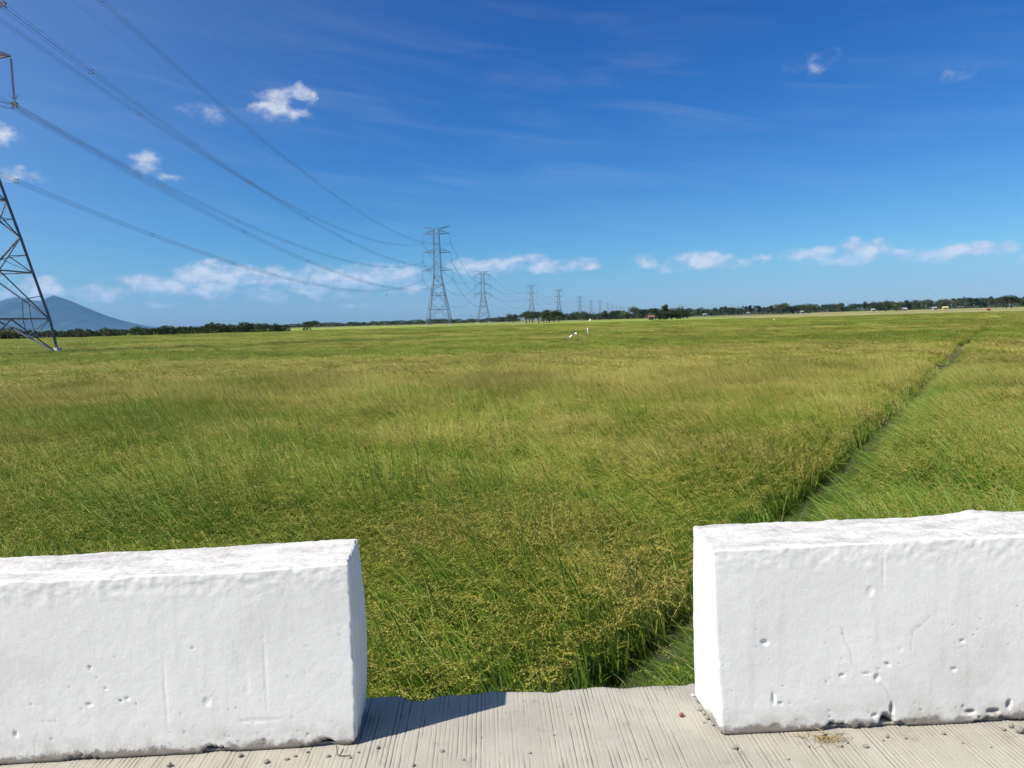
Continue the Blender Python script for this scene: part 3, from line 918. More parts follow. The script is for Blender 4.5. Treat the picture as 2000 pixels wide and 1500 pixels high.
# ------------------------------------------------------------------ pylons
LEV = [(0, 7.0), (4.5, 6.55), (9.9, 5.6), (14.0, 4.9), (18.1, 4.15), (21.5, 3.55), (24.4, 3.05), (29.0, 2.25), (32.7, 2.12), (36.2, 2.02), (39.7, 1.94), (43.2, 1.85), (46.8, 1.76), (50.4, 1.68), (54.0, 1.6), (56.5, 1.55)]
def hw(z):
    return float(np.interp(z, [a for a, _ in LEV], [b for _, b in LEV]))
ARMS = [(32.7, 8.9), (43.2, 8.5), (54.0, 8.2)]
PEAK = 58.4
INS = 5.4
CORN = [(1, 1), (-1, 1), (-1, -1), (1, -1)]
def corner(k, z):
    return Vector((CORN[k % 4][0] * hw(z), CORN[k % 4][1] * hw(z), z))
def lattice():
    """every member of the tower: kind, start, end, width"""
    m = []
    for k in range(4):
        zs = [a for a, _ in LEV]
        m.append(('leg', k, [corner(k, z) for z in zs], None, .30))
    for k in range(4):
        def c(z, s):
            return corner(k if s == 0 else k + 1, z)
        def mid(z):
            return (c(z, 0) + c(z, 1)) / 2
        for z in (4.5, 9.9, 18.1, 24.4, 29.0):
            m.append(('horizontal', k, c(z, 0), c(z, 1), .15))
        # splayed base
        for s in (0, 1):
            m.append(('brace', k, c(.4, s), mid(4.5), .16))
            q = c(.4, s).lerp(mid(4.5), .5)
            m.append(('brace', k, q, c(2.4, s), .09))
            m.append(('brace', k, q, c(4.5, s), .09))
            m.append(('brace', k, q, c(4.5, s).lerp(mid(4.5), .5), .09))
        for (z0, zm, z1) in ((4.5, 9.9, 14.0), (14.0, 18.1, 21.5)):
            m.append(('brace', k, c(z0, 0), c(z1, 1), .15))
            m.append(('brace', k, c(z0, 1), c(z1, 0), .15))
            for s in (0, 1):
                a = c(z0, s).lerp(c(z1, 1 - s), .25)
                m.append(('brace', k, a, c((z0 + zm) / 2, s), .08))
                m.append(('brace', k, a, c(z0, s).lerp(c(z0, 1 - s), .25), .08) if z0 == 4.5 else ('brace', k, a, c(zm, s), .08))
                a2 = c(z1, s).lerp(c(z0, 1 - s), .25)
                m.append(('brace', k, a2, c((z1 + zm) / 2, s), .08))
                m.append(('brace', k, a2, c(zm, s), .08))
        for (z0, z1) in ((21.5, 24.4), (24.4, 29.0)):
            m.append(('brace', k, c(z0, 0), c(z1, 1), .13))
            m.append(('brace', k, c(z0, 1), c(z1, 0), .13))
        body = [a for a, _ in LEV if a >= 29]
        for i in range(len(body) - 1):
            s = (i + k) % 2
            m.append(('brace', k, c(body[i], s), c(body[i + 1], 1 - s), .13))
            m.append(('brace', k, c(body[i], 1 - s), c((body[i] + body[i + 1]) / 2, s), .08))
    for (z, tip) in ARMS:
        for s in (1, -1):
            T = Vector((s * tip, 0, z))
            m.append(('arm_plan', s, Vector((-s * hw(z), hw(z), z)), Vector((s * hw(z), hw(z), z)), .13))
            for t in (1, -1):
                a = Vector((s * hw(z), t * hw(z), z))
                b_ = Vector((s * hw(z + 2.4), t * hw(z + 2.4), z + 2.4 if z < 54 else 56.5))
                m.append((('arm', z, s), s, a, T, .17))
                m.append((('arm', z, s), s, b_, T, .15))
                for f in (.3, .6):
                    m.append((('arm', z, s), s, a.lerp(T, f), b_.lerp(T, f), .08))
                m.append((('arm', z, s), s, a.lerp(T, .3), b_.lerp(T, .02), .08))
                m.append((('arm', z, s), s, a.lerp(T, .6), b_.lerp(T, .3), .08))
            for f, g in ((0, .3), (.3, .6)):
                m.append((('arm', z, s), s, Vector((s * hw(z), hw(z), z)).lerp(T, f), Vector((s * hw(z), -hw(z), z)).lerp(T, g), .08))
    for s in (1, -1):
        T = Vector((s * 8.2, 0, PEAK))
        for t in (1, -1):
            a = Vector((s * hw(56.5), t * hw(56.5), 56.5))
            b_ = Vector((s * .3, t * .8, 57.3))
            m.append((('peak', 57, s), s, a, T, .15))
            m.append((('peak', 57, s), s, b_, T, .12))
            m.append((('peak', 57, s), s, a.lerp(T, .4), b_.lerp(T, .4), .08))
            m.append((('peak', 57, s), s, a, b_, .1))
    return m
MEM = lattice()
def foot_mesh():
    b = MB()
    b.lathe([(0.0, -.3), (.62, -.3), (.62, .5), (.42, .62), (.42, 1.0), (0.0, 1.0)], 10)
    return b.mesh('footing', M_foot)
ME_FOOT = foot_mesh()
def ins_mesh():
    b = MB()
    prof = [(.02, 0)]
    n = 26
    for k in range(n):
        z = -.35 - k * .165
        prof += [(.035, z), (.17, z - .05), (.16, z - .075), (.035, z - .1)]
    prof += [(.03, -.35 - n * .165), (.03, -INS + .35)]
    b.lathe(prof, 8)
    return b.mesh('insulator_string', M_insul)
ME_INS = ins_mesh()
def clamp_mesh():
    b = MB()
    b.box((-.32, -.06, -INS + .12), (.32, .06, -INS + .36))
    for s in (-1, 1):
        b.tube([(s * .24, -.25, -INS - .02), (s * .24, .25, -INS - .02)], .05, 6)
        b.tube([(s * .24, -.25, -INS + .42), (s * .24, .25, -INS + .42)], .05, 6)
    b.box((-.05, -.05, -INS + .3), (.05, .05, -INS + .7))
    return b.mesh('yoke_clamp', M_wire)
ME_YOKE = clamp_mesh()
def ring_mesh():
    b = MB()
    for s in (-1, 1):
        pts = [(s * (.12 + .85 * f * math.sin(math.pi * f ** .8)), 0, -INS + .35 + 1.0 * math.sin(math.pi * f * .82)) for f in np.linspace(0, 1, 14)]
        b.tube(pts, .022, 5)
    return b.mesh('arcing_ring', M_wire)
ME_RING = ring_mesh()
def strain_mesh():
    """tension set: two short strings lying along the line and a jumper loop below"""
    b = MB()
    for s in (-1, 1):
        pts = [(0, s * (.3 + 5 * t), -.5 * t - .2) for t in np.linspace(0, 1, 5)]
        b.tube(pts, .16, 6)
    loop = [(0, 5.2 * math.cos(a), -.7 - 5.2 * math.sin(a)) for a in np.linspace(0, math.pi, 15)]
    for dx in (-.22, .22):
        b.tube([(x + dx, y, z) for (x, y, z) in loop], .05, 4)
    return b.mesh('strain_insulator', M_insul)
ME_STRAIN = strain_mesh()
_parts = {}
def shared_parts(wk):
    if wk in _parts:
        return _parts[wk]
    groups = {}
    for kind, k, a, b_, w in MEM:
        key = kind if isinstance(kind, tuple) else (('leg', k) if kind == 'leg' else ('lattice', 0))
        g = groups.setdefault(key, MB())
        if kind == 'leg':
            for i in range(len(a) - 1):
                g.bar(a[i], a[i + 1], w * wk * (1 if a[i].z < 29 else .8))
        else:
            g.bar(a, b_, w * wk)
    res = []
    for key, g in groups.items():
        nm = {'leg': 'leg', 'lattice': 'lattice_bracing', 'arm': 'crossarm', 'peak': 'earth_wire_arm'}[key[0]]
        res.append((nm, g.mesh(nm, M_steel)))
    _parts[wk] = res
    return res
def add_fittings(t, strain):
    for k in range(4):
        c = corner(k, 0)
        link('footing', ME_FOOT, t, (c.x, c.y, 0))
    for (z, tip) in ARMS:
        for s in (1, -1):
            o = link('strain_insulator' if strain else 'insulator_string', ME_STRAIN if strain else ME_INS, t, (s * tip, 0, z))
            if not strain:
                q = link('yoke_clamp', ME_YOKE, o)
                q = link('arcing_ring', ME_RING, o)
def pylon(loc, rz, sc, label, strain=False, detail=False, wk=1.0):
    t = empty('lattice_pylon', loc, rz)
    t.scale = (sc, sc, sc)
    tag(t, label, 'pylon', 'pylons of the power line')
    if detail:
        unit_bar = MB()
        unit_bar.bar((0, 0, 0), (0, 0, 1), 1.0)
        ub = unit_bar.mesh('steel_angle', M_steel)
        for kind, k, a, b_, w in MEM:
            if kind == 'leg':
                g = MB()
                for i in range(len(a) - 1):
                    g.bar(a[i], a[i + 1], w * 1.0 * (1 if a[i].z < 29 else .8))
                g.build('leg', M_steel, t)
                continue
            nm = 'brace' if not isinstance(kind, tuple) else ('crossarm_member' if kind[0] == 'arm' else 'earth_wire_arm_member')
            o = link('horizontal_member' if kind == 'horizontal' else nm, ub, t)
            d = b_ - a
            o.location = a
            o.rotation_mode = 'QUATERNION'
            o.rotation_quaternion = d.to_track_quat('Z', 'Y')
            o.scale = (w * 1.05, w * 1.05, d.length)
    else:
        for nm, me in shared_parts(wk):
            o = link(nm, me, t)
            if nm == 'lattice_bracing':
                o['kind'] = 'stuff'
    add_fittings(t, strain)
    return t
# px of the foot, depth, px height of the tip above the horizon (towers of one family differ a little in height)
def tower_spot(px, Y):
    hy = 625.5 + (1000 - px) * .0175
    p_ = at_depth(px, hy, Y)
    return Vector((p_.x, p_.y, GZ))
spots = [Vector((-61.9, 86, GZ)), tower_spot(858, 456)]
for px, Y in ((945, 874), (1039, 1240), (1092, 1590), (1133, 1960), (1155, 2390), (1172, 2700), (1187, 3150), (1196, 3550), (1204, 3950), (1212, 4350), (1218, 4750)):
    spots.append(tower_spot(px, Y))
scales = [1, 1, 1, 1, 1.08, 1.0, .97, 1.04, 1.02, 1.0, 1.0, 1.04, 1.06]
ordn = ['', 'second', 'third', 'fourth', 'fifth', 'sixth', 'seventh', 'eighth', 'ninth', 'tenth', 'eleventh', 'twelfth', 'thirteenth']
heads = []
for i, p_ in enumerate(spots):
    a_ = spots[max(i - 1, 0)]
    b_ = spots[min(i + 1, len(spots) - 1)]
    d = b_ - a_
    heads.append(math.atan2(-d.x, d.y))
for i, p_ in enumerate(spots):
    lab = ('huge steel lattice pylon cut off by the picture edge, standing in rice before the mountain' if i == 0 else
           'steel lattice pylon on four splayed legs, %s of the power line counting from the road' % ordn[i])
    pylon(p_, heads[i], scales[i], lab, strain=(i in (2, 5)), detail=(i == 0), wk=1.0 if i < 4 else 1.25)
def attach(i, level, s):
    z, tip = ARMS[level]
    drop = 0.6 if i in (2, 5) else INS
    v = Vector((s * tip, 0, z - drop)) * scales[i]
    return Matrix.Rotation(heads[i], 3, 'Z') @ v + spots[i]
def cat_pts(a, b_, sag, n):
    out = []
    for k in range(n + 1):
        t = k / n
        p_ = a.lerp(b_, t)
        p_.z -= 4 * sag * t * (1 - t)
        out.append(p_)
    return out
def spacer_mesh():
    b = MB()
    r_ = .235
    c4 = [(-r_, 0, -r_), (r_, 0, -r_), (r_, 0, r_), (-r_, 0, r_)]
    for k in range(4):
        b.tube([c4[k], c4[(k + 1) % 4]], .026, 4)
        x, _, z = c4[k]
        b.tube([(x, -.14, z), (x, .14, z)], .05, 5)
    return b.mesh('spacer', M_wire)
ME_SPACER = spacer_mesh()
tier = ['bottom', 'middle', 'top']
sideword = {1: 'away from the mountain', -1: 'towards the mountain'}
def bundle(a, b_, sag, label, n, spacers, rad, parts=True):
    pts = cat_pts(a, b_, sag, n)
    d = (b_ - a)
    d.z = 0
    d.normalize()
    sx_ = Vector((d.y, -d.x, 0))
    if parts:
        t = tag(empty('conductor_bundle', a), label, 'power cable', 'conductor bundles of the power line')
    else:
        m_ = MB()
    for (i, j) in ((-1, -1), (1, -1), (1, 1), (-1, 1)):
        offv = sx_ * (.235 * i) + Vector((0, 0, .235 * j))
        if parts:
            w = MB()
            w.tube([p_ + offv - a for p_ in pts], rad, 4)
            w.build('conductor_wire', M_wire, t)
        else:
            m_.tube([p_ + offv for p_ in pts], rad, 3)
    if parts:
        rz = math.atan2(-d.x, d.y)
        for k in range(spacers):
            f = (k + .5 + .13 * math.sin(k * 2.3 + a.z)) / spacers
            p_ = a.lerp(b_, f)
            p_.z -= 4 * sag * f * (1 - f)
            s = link('spacer', ME_SPACER, t, p_ - a)
            s.rotation_euler = (0, 0, rz)
    else:
        tag(m_.build('conductor_bundle', M_wire), label, 'power cable', 'conductor bundles of the power line')
def earth(i, s, rad):
    a = Matrix.Rotation(heads[i], 3, 'Z') @ (Vector((s * 8.2, 0, PEAK)) * scales[i]) + spots[i]
    b_ = Matrix.Rotation(heads[i + 1], 3, 'Z') @ (Vector((s * 8.2, 0, PEAK)) * scales[i + 1]) + spots[i + 1]
    m_ = MB()
    m_.tube(cat_pts(a, b_, (b_ - a).length ** 2 * 6.2e-5, 40), rad, 4)
    tag(m_.build('earth_wire', M_wire), 'thin earth wire on the peaks %s, between %s and %s pylon' % (sideword[s], 'the near' if i == 0 else ordn[i], ordn[i + 1]), 'power cable', 'earth wires of the power line')
for i in range(7):
    for lv in range(3):
        for s in (1, -1):
            a, b_ = attach(i, lv, s), attach(i + 1, lv, s)
            sag = (b_ - a).length ** 2 * 8.6e-5
            lab = 'four-wire cable on the %s arms %s, between %s and %s pylon' % (tier[lv], sideword[s], 'the near' if i == 0 else ordn[i], ordn[i + 1])
            bundle(a, b_, sag, lab, 72 if i == 0 else 30, 9 if i == 0 else 6, .019 if i == 0 else .028, parts=(i < 2))
    if i < 3:
        for s in (1, -1):
            earth(i, s, .014 if i == 0 else .02)
for lv in (0, 1):
    a = attach(0, lv, 1)
    b_ = a + Vector((-24, -360, 1))
    bundle(a, b_, 11, 'four-wire cable leaving the near pylon %s arm over the road' % tier[lv], 40, 8, .019)

# ------------------------------------------------------------------ trees
def crown_mesh(name, lobes, n, size, seed, mat):
    rg = np.random.default_rng(seed)
    V, F = [], []
    for (cx, cy, cz, rx, ry, rz) in lobes:
        k = int(n / len(lobes))
        d = rg.normal(size=(k, 3))
        d /= np.linalg.norm(d, axis=1, keepdims=True)
        rr = rg.uniform(.35, 1.0, (k, 1)) ** .55
        c = np.array([cx, cy, cz]) + d * rr * [rx, ry, rz] * (1 + .22 * rg.normal(size=(k, 1)))
        nrm = unit(d * .7 + rg.normal(0, .6, (k, 3)))
        u = unit(np.cross(nrm, rg.normal(size=(k, 3))))
        w = np.cross(nrm, u)
        s = size * rg.uniform(.5, 1.25, (k, 1))
        q = np.stack([c - u * s, c - w * s * .6 + u * s * .2, c + u * s, c + w * s * .7 - u * s * .1], 1)
        V.append(q.reshape(-1, 3))
    V = np.concatenate(V)
    F = np.arange(len(V)).reshape(-1, 4)
    return mesh_from(name, V, F, mat)
def tree_kind(seed, kind):
    rg = random.Random(seed)
    tr = MB()
    lobes = []
    if kind == 'umbrella':
        h0, R_, top = .36, .62, 1.0
        nl = 8
    elif kind == 'round':
        h0, R_, top = .12, .42, 1.0
        nl = 7
    elif kind == 'slim':
        h0, R_, top = .22, .2, 1.0
        nl = 6
    else:                           # bush
        h0, R_, top = .1, .62, .9
        nl = 7
    tr.tube([(0, 0, -.03), (.01, 0, h0 * .5), (rg.uniform(-.03, .03), 0, h0), (rg.uniform(-.04, .04), 0, h0 + .25)], [.045, .034, .028, .012], 6)
    for k in range(nl):
        a = 2 * math.pi * k / nl + rg.uniform(-.3, .3)
        rr = R_ * rg.uniform(.35, .85) if k else 0.05
        z = (.62 + .2 * rg.random() - .12 * rr / R_) if kind == 'umbrella' else rg.uniform(h0 + .1, .8)
        if kind == 'slim':
            rr *= .6
            z = h0 + .1 + (.72 - h0) * k / nl + .1
        x, y = rr * math.cos(a), rr * math.sin(a)
        tr.tube([(0, 0, h0 * .9), (x * .5, y * .5, h0 + (z - h0) * .6), (x, y, z)], [.02, .013, .006], 5)
        s = rg.uniform(.8, 1.2)
        if kind == 'umbrella':
            lobes.append((x, y, z, .25 * s, .25 * s, .15 * s))
        elif kind == 'slim':
            lobes.append((x, y, z, .14 * s, .14 * s, .13 * s))
        else:
            lobes.append((x, y, z, .22 * s, .22 * s, .2 * s))
    mat = M_tree if seed % 4 else M_tree2
    return tr.mesh('trunk', M_bark), crown_mesh('crown', lobes, 900, .045, seed, mat)
KINDS = {k: [tree_kind(100 * j + i, k) for i in range(1, 8)] for j, k in enumerate(('umbrella', 'round', 'slim', 'bush'))}
rt_ = random.Random(3)
KW = {'umbrella': 'flat-crowned', 'round': 'round-crowned', 'slim': 'slim upright', 'bush': 'low bushy'}
def tree(px, base_y, top_y, Y, kind, label, group, wide_=1.0):
    if group and label.startswith(('dark leafy', 'small far', 'far tree', 'dark tree', 'larger dark', 'bushy tree')):
        label = KW[kind] + ' ' + label.replace('bushy ', '')
    hy = 625.5 + (1000 - px) * .0175
    p_ = at_depth(px, hy, Y)
    ht = (hy - top_y) * Y / 1500 + (CAMZ - GZ)
    t = empty('tree', (p_.x, p_.y, GZ), rt_.uniform(0, 6.28))
    t.scale = (ht * wide_, ht * wide_, ht)
    tm, cm_ = rt_.choice(KINDS[kind])
    link('trunk', tm, t)
    link('crown', cm_, t)
    return tag(t, label, 'tree', group)
def interp_top(px, tab):
    return float(np.interp(px, [a for a, _ in tab], [b for _, b in tab]))
# dark row in front of the mountain
tab = [(-40, 631), (20, 631), (60, 638), (130, 636), (200, 638), (245, 634), (300, 631), (380, 629), (440, 627), (500, 626), (560, 625)]
px = -40
while px < 566:
    top = interp_top(px, tab) + rt_.uniform(-3.0, 3.5)
    tree(px, 0, top, rt_.uniform(290, 330), rt_.choice(('umbrella', 'round', 'round', 'umbrella', 'bush')), 'dark leafy tree in the dense row before the mountain', 'row of trees before the mountain', rt_.uniform(.95, 1.45))
    px += rt_.uniform(6, 13)
tree(606, 0, 620, 365, 'umbrella', 'flat-crowned tree standing alone past the end of the dark row', None, 1.3)
tree(598, 0, 632, 362, 'bush', 'dark round bush at the foot of the lone flat-crowned tree', None, 1.0)
tree(415, 0, 624, 340, 'slim', 'thin tree poking above the dark row', None, .8)
# far row behind the second pylon
tab = [(580, 633), (660, 630), (700, 627), (740, 629), (780, 629), (860, 623), (900, 626), (960, 621), (1000, 618)]
px = 575
while px < 1010:
    top = interp_top(px, tab) + rt_.uniform(-1.5, 2.0)
    tree(px, 0, top, rt_.uniform(900, 1150), rt_.choice(('umbrella', 'round', 'round', 'bush')), 'small far tree in the row behind the second pylon', 'far row behind the second pylon', rt_.uniform(1.0, 1.6))
    px += rt_.uniform(5, 11)
for px, top in ((765, 625), (690, 627), (860, 621), (842, 623), (885, 623)):
    tree(px, 0, top, 760, 'umbrella', 'broad tree standing out of the far row near the second pylon', 'broad trees by the second pylon', 1.4)
# grove with bare stems
for px, top, Y in ((1003, 611, 520), (1028, 608, 440), (1040, 606, 450), (1052, 607, 442), (1062, 609, 455), (1073, 604, 438), (1082, 605, 448), (1091, 608, 460), (1034, 612, 436), (1068, 611, 436)):
    tree(px, 0, top, Y, 'umbrella', 'open-branched tree in the small grove in the rice', 'small grove of open-branched trees', 1.0)
# dark wood between the grove and the hut
tab = [(1100, 614), (1130, 610), (1160, 613), (1195, 607), (1215, 606), (1240, 604), (1270, 605), (1300, 606)]
px = 1098
while px < 1345:
    top = interp_top(px, tab) + rt_.uniform(-2, 2.5)
    tree(px, 0, top, rt_.uniform(800, 950), rt_.choice(('umbrella', 'round', 'bush')), 'dark tree in the wood behind the small hut', 'wood behind the small hut', rt_.uniform(1.0, 1.5))
    px += rt_.uniform(6, 11)
# clump beside the hut
for px, top, k, w_ in ((1288, 609, 'bush', 1.2), (1300, 612, 'bush', 1.3), (1311, 610, 'bush', 1.2), (1322, 612, 'round', 1.2), (1281, 607, 'slim', 1.2)):
    tree(px, 0, top - 1, 440, k, 'bushy tree in the clump beside the small hut', 'clump beside the small hut', w_)
tree(1301, 0, 598, 440, 'slim', 'pointed slim tree rising from the clump beside the hut', None, 1.1)
tree(1335, 0, 602, 500, 'round', 'small round tree at the end of the hut clump', None, 1.0)
# long far row to the right
tab = [(1340, 606), (1400, 606), (1440, 603), (1500, 604), (1560, 602), (1620, 600), (1680, 599), (1740, 597), (1800, 594), (1860, 592), (1920, 591), (2020, 589)]
px = 1338
while px < 2030:
    top = interp_top(px, tab) + rt_.uniform(-2.0, 2.0)
    tree(px, 0, top, rt_.uniform(1150, 1500), rt_.choice(('round', 'round', 'umbrella', 'slim', 'bush')), 'far tree in the long row across the yellow field', 'long far row of trees', rt_.uniform(.9, 1.4))
    px += rt_.uniform(5, 10)
for px, top, k in ((1527, 596, 'umbrella'), (1550, 600, 'round'), (1580, 598, 'umbrella'), (1965, 584, 'umbrella'), (1975, 586, 'umbrella'), (1730, 596, 'bush'), (1750, 597, 'bush')):
    tree(px, 0, top, 820, k, 'larger dark tree standing in front of the long far row', 'larger trees before the long far row', 1.1)

# low growth that closes the rows below the crowns
def thicket(name, x0, x1, Y0, Y1, h, n, size, label, seed):
    rg_ = np.random.default_rng(seed)
    f = rg_.random(n)
    px_ = x0 + (x1 - x0) * f
    Y = Y0 + (Y1 - Y0) * rg_.random(n)
    X = (px_ - 1000) / 1500 * Y
    top = h * (.55 + .6 * vnoise(np.stack([px_ * .09, Y * .01, np.zeros(n)], 1), seed))
    c = np.stack([X, Y, GZ + top * rg_.random(n)], 1)
    nr = unit(rg_.normal(size=(n, 3)) + [0, -.3, .4])
    u = unit(np.cross(nr, rg_.normal(size=(n, 3))))
    w = np.cross(nr, u)
    s_ = size * rg_.uniform(.5, 1.2, (n, 1))
    V = np.stack([c - u * s_, c - w * s_ * .7, c + u * s_, c + w * s_ * .7], 1).reshape(-1, 3)
    tag(link(name, mesh_from(name, V, np.arange(4 * n).reshape(-1, 4), M_tree)), label, 'undergrowth', kind='stuff')
thicket('undergrowth', -60, 572, 308, 334, 3.6, 11000, .4, 'dense undergrowth below the dark row before the mountain', 3)
thicket('undergrowth', 570, 1020, 1050, 1120, 6.0, 9000, .9, 'low far scrub behind the second pylon', 4)
thicket('undergrowth', 1060, 1345, 900, 960, 6.5, 7000, .8, 'undergrowth of the wood behind the small hut', 5)
thicket('undergrowth', 1330, 2040, 1400, 1520, 11.0, 14000, 1.2, 'scrub below the long far row of trees', 6)

# ------------------------------------------------------------------ small things in the fields
def house(px, Y, w, d_, h, label, wall, roof, wins=True):
    hy = 625.5 + (1000 - px) * .0175
    p_ = at_depth(px, hy, Y)
    t = tag(empty('house', (p_.x, p_.y, GZ), R(random.uniform(-12, 12))), label, 'house')
    b = MB()
    b.box((-w / 2, -d_ / 2, -.1), (w / 2, d_ / 2, h))
    b.build('wall', wall, t)
    b = MB()
    e = .4
    b.add([(-w / 2 - e, -d_ / 2 - e, h), (w / 2 + e, -d_ / 2 - e, h), (w / 2 + e, d_ / 2 + e, h), (-w / 2 - e, d_ / 2 + e, h), (-w / 2 - e, 0, h + d_ * .36), (w / 2 + e, 0, h + d_ * .36)],
          [(3, 2, 1, 0), (0, 1, 5, 4), (2, 3, 4, 5), (0, 4, 3), (1, 2, 5)])
    b.build('roof', roof, t)
    if wins:
        for k in (-.28, .28):
            b = MB()
            b.box((w * k - .5, -d_ / 2 - .06, h * .4), (w * k + .5, -d_ / 2 - .003, h * .75))
            b.build('window', M_dark, t)
        b = MB()
        b.box((-.5, -d_ / 2 - .06, 0), (.5, -d_ / 2 - .003, 2.0))
        b.build('door', M_dark, t)
    return t
house(1272, 430, 2.8, 2.4, 2.2, 'small dark field hut with a rusty roof beside the bushy clump', M_hutwall, M_hutroof)
house(1846, 900, 5.5, 4, 2.9, 'yellow house with a yellow roof in front of the long far row', M_wally, M_wally)
house(1825, 960, 4.5, 4, 2.8, 'small grey-roofed house beside the yellow house', M_wallw, M_roofg)
house(1765, 900, 6, 4, 2.6, 'low grey shed before the long far row', M_wallw, M_roofg)
house(1705, 1000, 4, 4, 2.7, 'pale little house between trees of the long far row', M_wallw, M_roofg)
house(1566, 900, 2.6, 3, 2.8, 'tiny white house beside the larger dark tree', M_wallw, M_wallw)
house(1461, 1000, 3, 3, 2.9, 'tiny white house at the start of the yellow field', M_wallw, M_wallw)
house(1376, 1000, 4, 3, 2.8, 'small pale house at the near end of the long far row', M_wallw, M_roofg)
house(1931, 430, 1.3, 1.2, 1.45, 'little red tarpaulin shelter alone in the far rice', M_red, M_red, False)
# heap under a white sheet
def sheet_heap(px, Y):
    hy = 625.5 + (1000 - px) * .0175
    p_ = at_depth(px, hy, Y)
    rg = np.random.default_rng(4)
    n, m_ = 16, 7
    V = []
    for j in range(m_):
        a = j / (m_ - 1) * math.pi / 2
        for k in range(n):
            b_ = 2 * math.pi * k / n
            r_ = math.cos(a) ** .7 * (1 + .18 * rg.normal())
            V.append((.6 * r_ * math.cos(b_) + .3 * math.sin(a), .7 * r_ * math.sin(b_), 1.9 * math.sin(a)))
    F = [(j * n + k, j * n + (k + 1) % n, (j + 1) * n + (k + 1) % n, (j + 1) * n + k) for j in range(m_ - 1) for k in range(n)]
    o = link('covered_heap', mesh_from('covered_heap', V, F, M_cloth), None, (p_.x, p_.y, GZ))
    tag(o, 'pointed heap under a white sheet in front of the dark wood', 'heap')
sheet_heap(1152, 520)
def post(px, base_y, top_y, label):
    hy = 625.5 + (1000 - px) * .0175
    Y = (CAMZ - CZ) * 1500 / (base_y - hy)
    p_ = at_depth(px, base_y, Y)
    t_ = at_depth(px, top_y, Y)
    h = t_.z - GZ
    t = tag(empty('marker_post', (p_.x, p_.y, GZ)), label, 'post', 'white marker posts in the rice')
    b = MB()
    r_ = .06 if Y < 120 else .12
    b.lathe([(0, -.1), (r_, -.1), (r_, h - .08), (r_ * .8, h - .02), (0, h)], 10)
    b.build('pipe', M_post, t, True)
    b = MB()
    b.lathe([(r_ * 1.25, h - .14), (r_ * 1.25, h - .02), (r_ * .4, h + .03), (0, h + .03)], 10)
    b.build('cap', M_cloth, t, True)
post(1148, 655, 641, 'short white post in the rice behind the streaming rag')
post(1512, 632, 623, 'short white post in the rice before the yellow field and its far trees')
post(1691, 621, 612, 'white post at the edge of the yellow field below the far sheds')
def scare_flag():
    Y = 62.0
    base, top = at_depth(1138, 676, Y), at_depth(1126, 651, Y)
    t = tag(empty('bird_scarer', (base.x, base.y, GZ)), 'white plastic rag streaming from a leaning bamboo stick in the rice', 'flag')
    o = Vector((base.x, base.y, GZ))
    foot = base + (base - top) * .4
    b = MB()
    b.tube([foot - o, (base - o), top - o + Vector((-.0, 0, .04))], [.03, .026, .016], 6)
    b.build('stick', M_bamboo, t)
    a, e = top - o, at_depth(1108, 659.5, Y) - o
    n = 14
    V = []
    for k in range(n + 1):
        f = k / n
        c = a.lerp(e, f) + Vector((0, .06 * math.sin(f * 9), .07 * math.sin(f * 5.0) + .10 * f * (1 - f)))
        w = .055 * (1 - .45 * f)
        V += [c + Vector((0, .05 * math.sin(f * 12), w)), c - Vector((0, .05 * math.cos(f * 10), w)), c + Vector((0, .012, w)), c + Vector((0, .012, -w))]
    F = []
    for k in range(n):
        F.append((4 * k, 4 * k + 1, 4 * k + 5, 4 * k + 4))
        F.append((4 * k + 2, 4 * k + 6, 4 * k + 7, 4 * k + 3))
    link('rag', mesh_from('rag', V, F, M_cloth, True), t)
scare_flag()
def bird(px, py, Y, sp, label):
    p_ = at_depth(px, py, Y)
    t = tag(empty('bird', p_, R(70)), label, 'bird')
    b = MB()
    b.tube([(0, -.5 * sp, 0), (0, -.3 * sp, .03), (0, 0, .03), (0, .3 * sp, 0), (0, .52 * sp, .01)], [.01, .07 * sp, .1 * sp, .05 * sp, .02], 7)
    b.build('body', M_bird, t, True)
    for s in (-1, 1):
        b = MB()
        vs_ = []
        for dz in (0, .02):
            vs_ += [(s * .06 * sp, .16 * sp, .04 + dz), (s * .5 * sp, .2 * sp, .22 * sp + dz), (s * 1.0 * sp, -.1 * sp, .1 * sp + dz), (s * .5 * sp, -.1 * sp, .2 * sp + dz), (s * .06 * sp, -.15 * sp, .04 + dz)]
        b.add(vs_, [(0, 1, 2, 3, 4), (9, 8, 7, 6, 5)] + [(k, (k + 1) % 5, 5 + (k + 1) % 5, 5 + k) for k in range(5)])
        b.build('wing', M_bird, t)
bird(755, 577, 150, .42, 'dark bird flying below the cables near the second pylon')
bird(1815, 563, 170, .34, 'tiny dark bird in the clear sky over the far yellow house')

# ------------------------------------------------------------------ litter on the slab
def on_slab(px, py):
    d = sight(px, py)
    return Vector((0, 0, CAMZ)) + d * (-CAMZ / d.z)
def stone_mesh(seed, mat):
    bm = bmesh.new()
    bmesh.ops.create_icosphere(bm, subdivisions=2, radius=1)
    rg = random.Random(seed)
    ax = [rg.uniform(.7, 1.2), rg.uniform(.6, 1.0), rg.uniform(.5, .8)]
    cuts = [(Vector((rg.gauss(0, 1), rg.gauss(0, 1), rg.gauss(0, 1))).normalized(), rg.uniform(.55, .85)) for _ in range(7)]
    for v in bm.verts:
        for n_, d_ in cuts:
            s = v.co.dot(n_)
            if s > d_:
                v.co -= n_ * (s - d_)
        v.co = Vector((v.co.x * ax[0], v.co.y * ax[1], v.co.z * ax[2]))
    zmin = min(v.co.z for v in bm.verts)
    for v in bm.verts:
        v.co.z -= zmin
    me = bpy.data.meshes.new('stone')
    bm.to_mesh(me)
    bm.free()
    me.materials.append(mat)
    return me
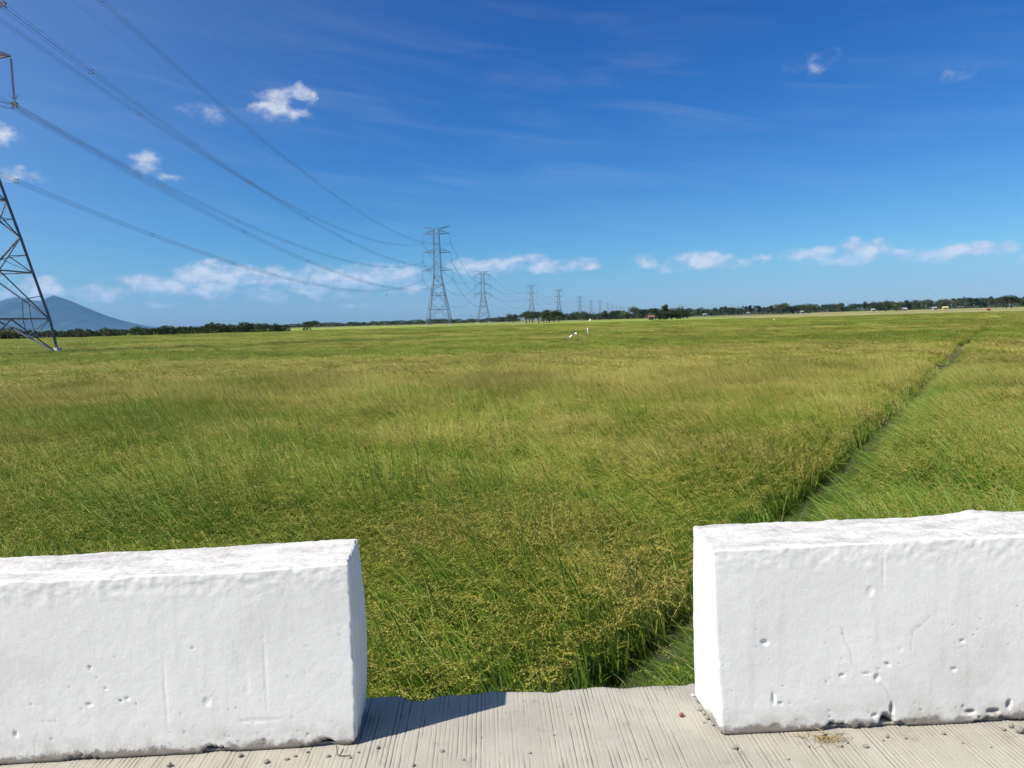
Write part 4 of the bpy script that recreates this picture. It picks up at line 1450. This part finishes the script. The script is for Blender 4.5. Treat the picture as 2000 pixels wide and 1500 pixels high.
STONES = [stone_mesh(k, M_stone) for k in range(6)]
def stone(px, py, r_, me, label, group=None, name='loose_stone'):
    p_ = on_slab(px, py)
    o = link(name, me, None, (p_.x, p_.y, -.001))
    o.scale = (r_, r_, r_)
    o.rotation_euler = (0, 0, random.uniform(0, 6.28))
    return tag(o, label, 'stone', group)
rg = random.Random(12)
for px, py, r_ in ((738, 1462, .011), (863, 1468, .009), (808, 1496, .008), (683, 1481, .009), (1035, 1472, .006), (1082, 1436, .005), (640, 1478, .010), (600, 1470, .008), (576, 1478, .007), (560, 1484, .009), (470, 1478, .012),
                  (1690, 1459, .011), (1733, 1440, .008), (1768, 1443, .009), (1842, 1434, .009), (1655, 1452, .008), (1640, 1458, .011), (1580, 1458, .007), (1435, 1462, .012), (1990, 1430, .02), (1975, 1421, .014), (1960, 1426, .011),
                  (1725, 1447, .006), (1480, 1506, .007), (1540, 1483, .006), (1366, 1388, .009), (1374, 1396, .008), (1382, 1404, .010), (1376, 1412, .007), (1406, 1426, .012), (1393, 1416, .010), (1935, 1460, .006), (1880, 1452, .005),
                  (1262, 1483, .005), (905, 1485, .005), (1115, 1395, .004), (940, 1440, .004), (700, 1470, .006), (520, 1490, .012), (330, 1498, .012)):
    stone(px, py, r_, rg.choice(STONES), 'small grey stone lying loose on the grooved concrete', 'loose stones on the concrete')
stone(1331, 1400, .016, stone_mesh(31, M_redstone), 'dark red crumb of brick on the concrete near the sunlit barrier end', None, 'brick_crumb')
stone(1354, 1360, .010, stone_mesh(33, M_chip), 'white chip of plaster on the slab at the back of the sunlit barrier end', None, 'plaster_chip')
def straw_nest():
    c = on_slab(1608, 1442)
    B = Blades()
    n = 110
    base = np.stack([rng.normal(0, .04, n), rng.normal(0, .016, n) - .01, np.abs(rng.normal(.006, .01, n))], 1)
    a = rng.uniform(0, 6.28, n)
    d0 = unit(np.stack([np.cos(a), np.sin(a) * .7, rng.uniform(-.05, .35, n)], 1))
    B.strips(base, d0, np.stack([rng.normal(0, .4, n), rng.normal(0, .4, n), np.full(n, -.35)], 1), rng.uniform(.02, .065, n), rng.uniform(.002, .004, n), 4, 0)
    o = link('dry_grass_tuft', B.mesh('dry_grass_tuft', [M_dry]), None, (c.x, c.y, .002))
    tag(o, 'tangle of dry grass lying against the foot of the sunlit-end barrier', 'dry grass')
straw_nest()
b = MB()
q = [on_slab(x, y) + Vector((0, 0, z)) for x, y, z in ((657, 1466, .03), (660, 1478, .006), (672, 1479, .005), (686, 1478, .006))]
b.tube(q, .0018, 5)
tag(b.build('bent_wire', M_dark), 'short bent rusty wire on the slab at the shaded barrier corner', 'wire')

# ------------------------------------------------------------------ air
def haze():
    b = MB()
    b.box((-29000, -20000, GZ - 1.0), (29000, 29000, 1180))
    m, t, out = material('haze')
    v = t.n('ShaderNodeVolumePrincipled', {'Color': (.15, .46, 1.0, 1), 'Density': 1.8e-5, 'Anisotropy': 0.0})
    t.t.links.new(v.outputs[0], out.inputs['Volume'])
    o = b.build('haze', m)
    tag(o, 'thin blue haze over the plain', 'haze', kind='stuff')
haze()
